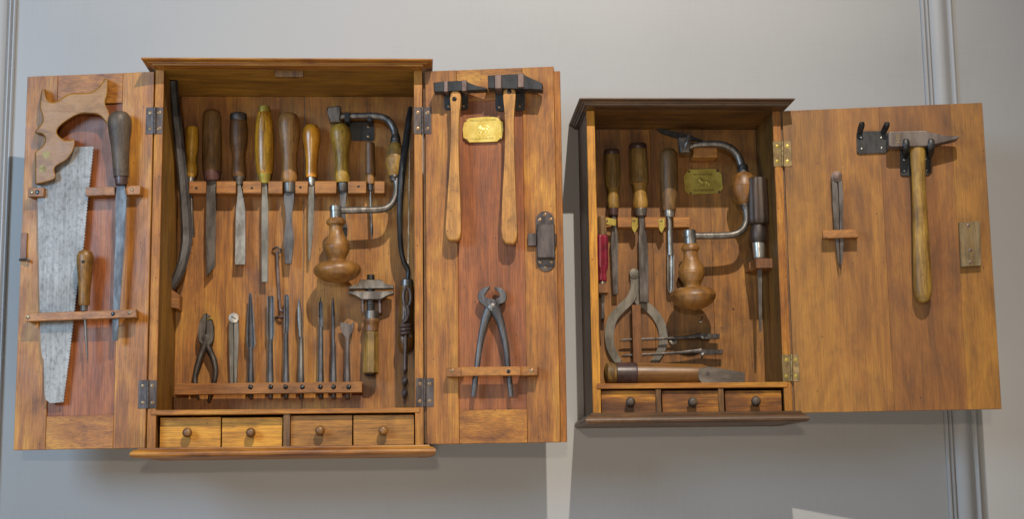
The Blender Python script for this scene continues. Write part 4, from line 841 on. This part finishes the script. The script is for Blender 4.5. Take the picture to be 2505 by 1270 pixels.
b = new(); disc(b, FB2, 1552, 669, 11.8, 1, 18, 22, 1.5); disc(b, FB2, 1552, 669, 7, 17, 20, 16, 1); part('pivot', b, 'grey_steel', ca)
def spade(label, pts, tip):
    t = thing('spade_bit', label, 'drill bit', FB2.at(tip[0], tip[1], 26), 'spade bits on nails')
    q = new(); tube(q, FB2, pts, 8, 4, .8); part('stem', q, 'dark_iron', t); return t
t = spade('upper of two thin brace bits lying across the callipers', [(1516, 834, 24, 1), (1526, 832.5, 24, 3), (1560, 831, 25, 3), (1640, 828, 26, 3.2), (1690, 825, 26, 5), (1716, 821, 26, 7)], (1640, 828))
b = new(); plate(b, FB2, [(1706, 818), (1722, 816.5), (1761, 817), (1760, 829), (1728, 830), (1712, 828)], 21, 31, 1.5); part('tang', b, 'dark_iron', t)
t = spade('lower of two thin brace bits lying across the callipers', [(1520, 873, 24, 1), (1530, 871, 24, 3.2), (1560, 869, 25, 3.2), (1640, 865, 26, 3.4), (1690, 861, 26, 5), (1716, 859, 26, 7)], (1640, 865))
b = new(); plate(b, FB2, [(1708, 857), (1724, 855.5), (1769, 856), (1768, 867), (1728, 868), (1714, 866)], 21, 31, 1.5); part('tang', b, 'dark_iron', t)
# handle lying on the shelf
FS = Frame((0, 100, 0), (1, 0, 0)); cyl = 910
lo_ = thing('reamer_handle', 'stout wooden tool handle with flat steel socket lying on shelf', 'tool handle', Vector((FS.at(1640, 910).x, 100, zs2)))
A, Bp = FS.at(1480, 905), FS.at(1716, 916)
def lathe3(q, A, B, prof, seg=24, sq=1.0):
    ax = (B-A).normalized(); s = Vector((0, -1, 0)); p = ax.cross(s).normalized(); out = []
    for t_, r in prof: out.append([A+(B-A)*t_ + (s*math.cos(th)+p*math.sin(th)*sq)*r for th in (2*math.pi*i/seg for i in range(seg))])
    rings(q, out)
A.z = zs2+31; Bp.z = zs2+28
b = new(); lathe3(b, A, Bp, [(-.01, 10), (0, 22), (.02, 29), (.07, 29.5), (.10, 27), (.115, 27)]); part('split_end', b, 'bark_handle', lo_)
b = new(); lathe3(b, A, Bp, [(.11, 29), (.12, 30.4), (.30, 30.6), (.33, 29)]); part('leather_band', b, 'leather', lo_)
b = new(); lathe3(b, A, Bp, [(.325, 29.6), (.45, 29.4), (.65, 28.4), (.85, 27.6), (1.0, 27), (1.06, 22), (1.1, 10)]); part('handle', b, 'log_handle', lo_)
b = new(); plate(b, FS, [(1712, 902), (1722, 898), (1736, 898), (1780, 905), (1823, 912), (1821, 924), (1822, 944), (1730, 945), (1716, 938), (1709, 926), (1708, 912)], 12, 31, 1.2); part('socket_plate', b, 'socket_iron', lo_)
b = new(); disc(b, FS, 1731, 915, 5, 30, 32, 16, .3); part('rivet', b, 'dull_steel', lo_)
# brace of the small cabinet
b2 = thing('hand_brace', 'steel carpenter brace with round ball grip, in the small cabinet', 'brace', FB2.at(1697, 760, 80), 'braces in the cabinets')
b = new(); tube(b, FB2, [(1688, 357, 66, 6), (1720, 352, 70, 7.5), (1758, 352, 74, 8), (1786, 361, 76, 8.5), (1806, 382, 76, 9), (1815, 408, 78, 9.5)], 14, 6); part('crank', b, 'dull_steel', b2); b = new()
tube(b, FB2, [(1823, 498, 80, 9.5), (1826, 520, 80, 9), (1826, 540, 82, 8.6), (1816, 562, 84, 8.6), (1794, 574, 84, 8.6), (1750, 577, 86, 8.4), (1700, 577, 86, 8.4)], 14, 6); part('crank', b, 'dull_steel', b2)
b = new(); turned(b, FB2, (1817, 400), (1822, 510), 79, [(402, 10), (408, 12.5), (415, 12), (420, 14), (424, 13)]); part('collar', b, 'dark_iron', b2); b = new(); turned(b, FB2, (1817, 400), (1822, 510), 79, [(498, 12), (502, 12.5), (506, 10), (512, 9.5)]); part('collar', b, 'dark_iron', b2)
b = new(); turned(b, FB2, (1818, 422), (1821, 502), 79, [(421, 10), (425, 18), (432, 25), (445, 30), (456, 31.5), (457, 30.8), (458, 31.5), (470, 30), (482, 26.5), (492, 20.5), (499, 14), (502, 11)], 28); part('grip', b, 'turned_cherry', b2)
b = new(); plate(b, FB2, [(1661, 335), (1690, 334), (1688, 371), (1666, 371)], 50, 78, 2.5); turned(b, FB2, (1690, 357), (1705, 356), 66, [(1686, 8), (1693, 8), (1695, 6)], vert=False); tube(b, FB2, [(1674, 362, 78, 3), (1680, 350, 84, 4), (1684, 334, 82, 4), (1684, 328, 80, 3)], 8, 4); part('chuck', b, 'dull_steel', b2)
b = new(); turned(b, FB2, (1687, 564), (1689, 600), 86, [(563, 13), (565, 15.2), (580, 15.5), (582, 14), (598, 15)]); part('neck_ferrule', b, 'steel', b2)
b = new(); turned(b, FB2, (1688, 598), (1697, 760), (86, 80), [(597, 17), (601, 20), (607, 22.5), (612, 21.5), (614.5, 17.5), (628, 16.5), (640, 21), (652, 29), (663, 32.5), (665, 31.8), (667, 32.6), (678, 30.5), (690, 23), (698, 19.5), (703, 20), (704.5, 33), (708, 44), (714, 51.5), (724, 55.5), (734, 53), (744, 45), (752, 33), (757, 20), (759, 9), (759.5, 1)], 40); part('head', b, 'turned_cherry', b2, 32)
b = new(); plate(b, FB2, [(1606, 316), (1616, 313), (1650, 321), (1690, 331), (1722, 344), (1690, 344), (1650, 336), (1618, 326)], 4, 9, .8); single('iron_wedge', b, 'black_iron', 'flat black iron wedge behind the chuck of the small cabinet brace', 'wedge')
tool('round_file', 'file with black grooved handle and tapering point on right inner side', 'file', FB2, 1860, 812, 90, [
    ('handle', 'black_wood', T(FB2, (1851, 435), (1855, 550), 100, [(434, 8), (435, 19), (439, 23.5), (470, 24.5), (536, 25.8), (546, 24.5), (551, 18)], seg=48, flute=8, fdepth=.10)),
    ('neck', 'black_wood', T(FB2, (1854, 548), (1856, 596), 100, [(548, 16), (554, 16.5), (566, 19), (578, 20), (588, 19), (595, 15.5)])),
    ('ferrule', 'nickel', T(FB2, (1855, 593), (1857, 632), 100, [(593, 15), (595, 15), (630, 12.8), (633, 11)])),
    ('blade', 'dull_steel', T(FB2, (1857, 628), (1860, 812), 96, [(628, 7), (660, 7), (740, 5.6), (800, 3.8), (812, 3)], seg=4, phase=.5))])
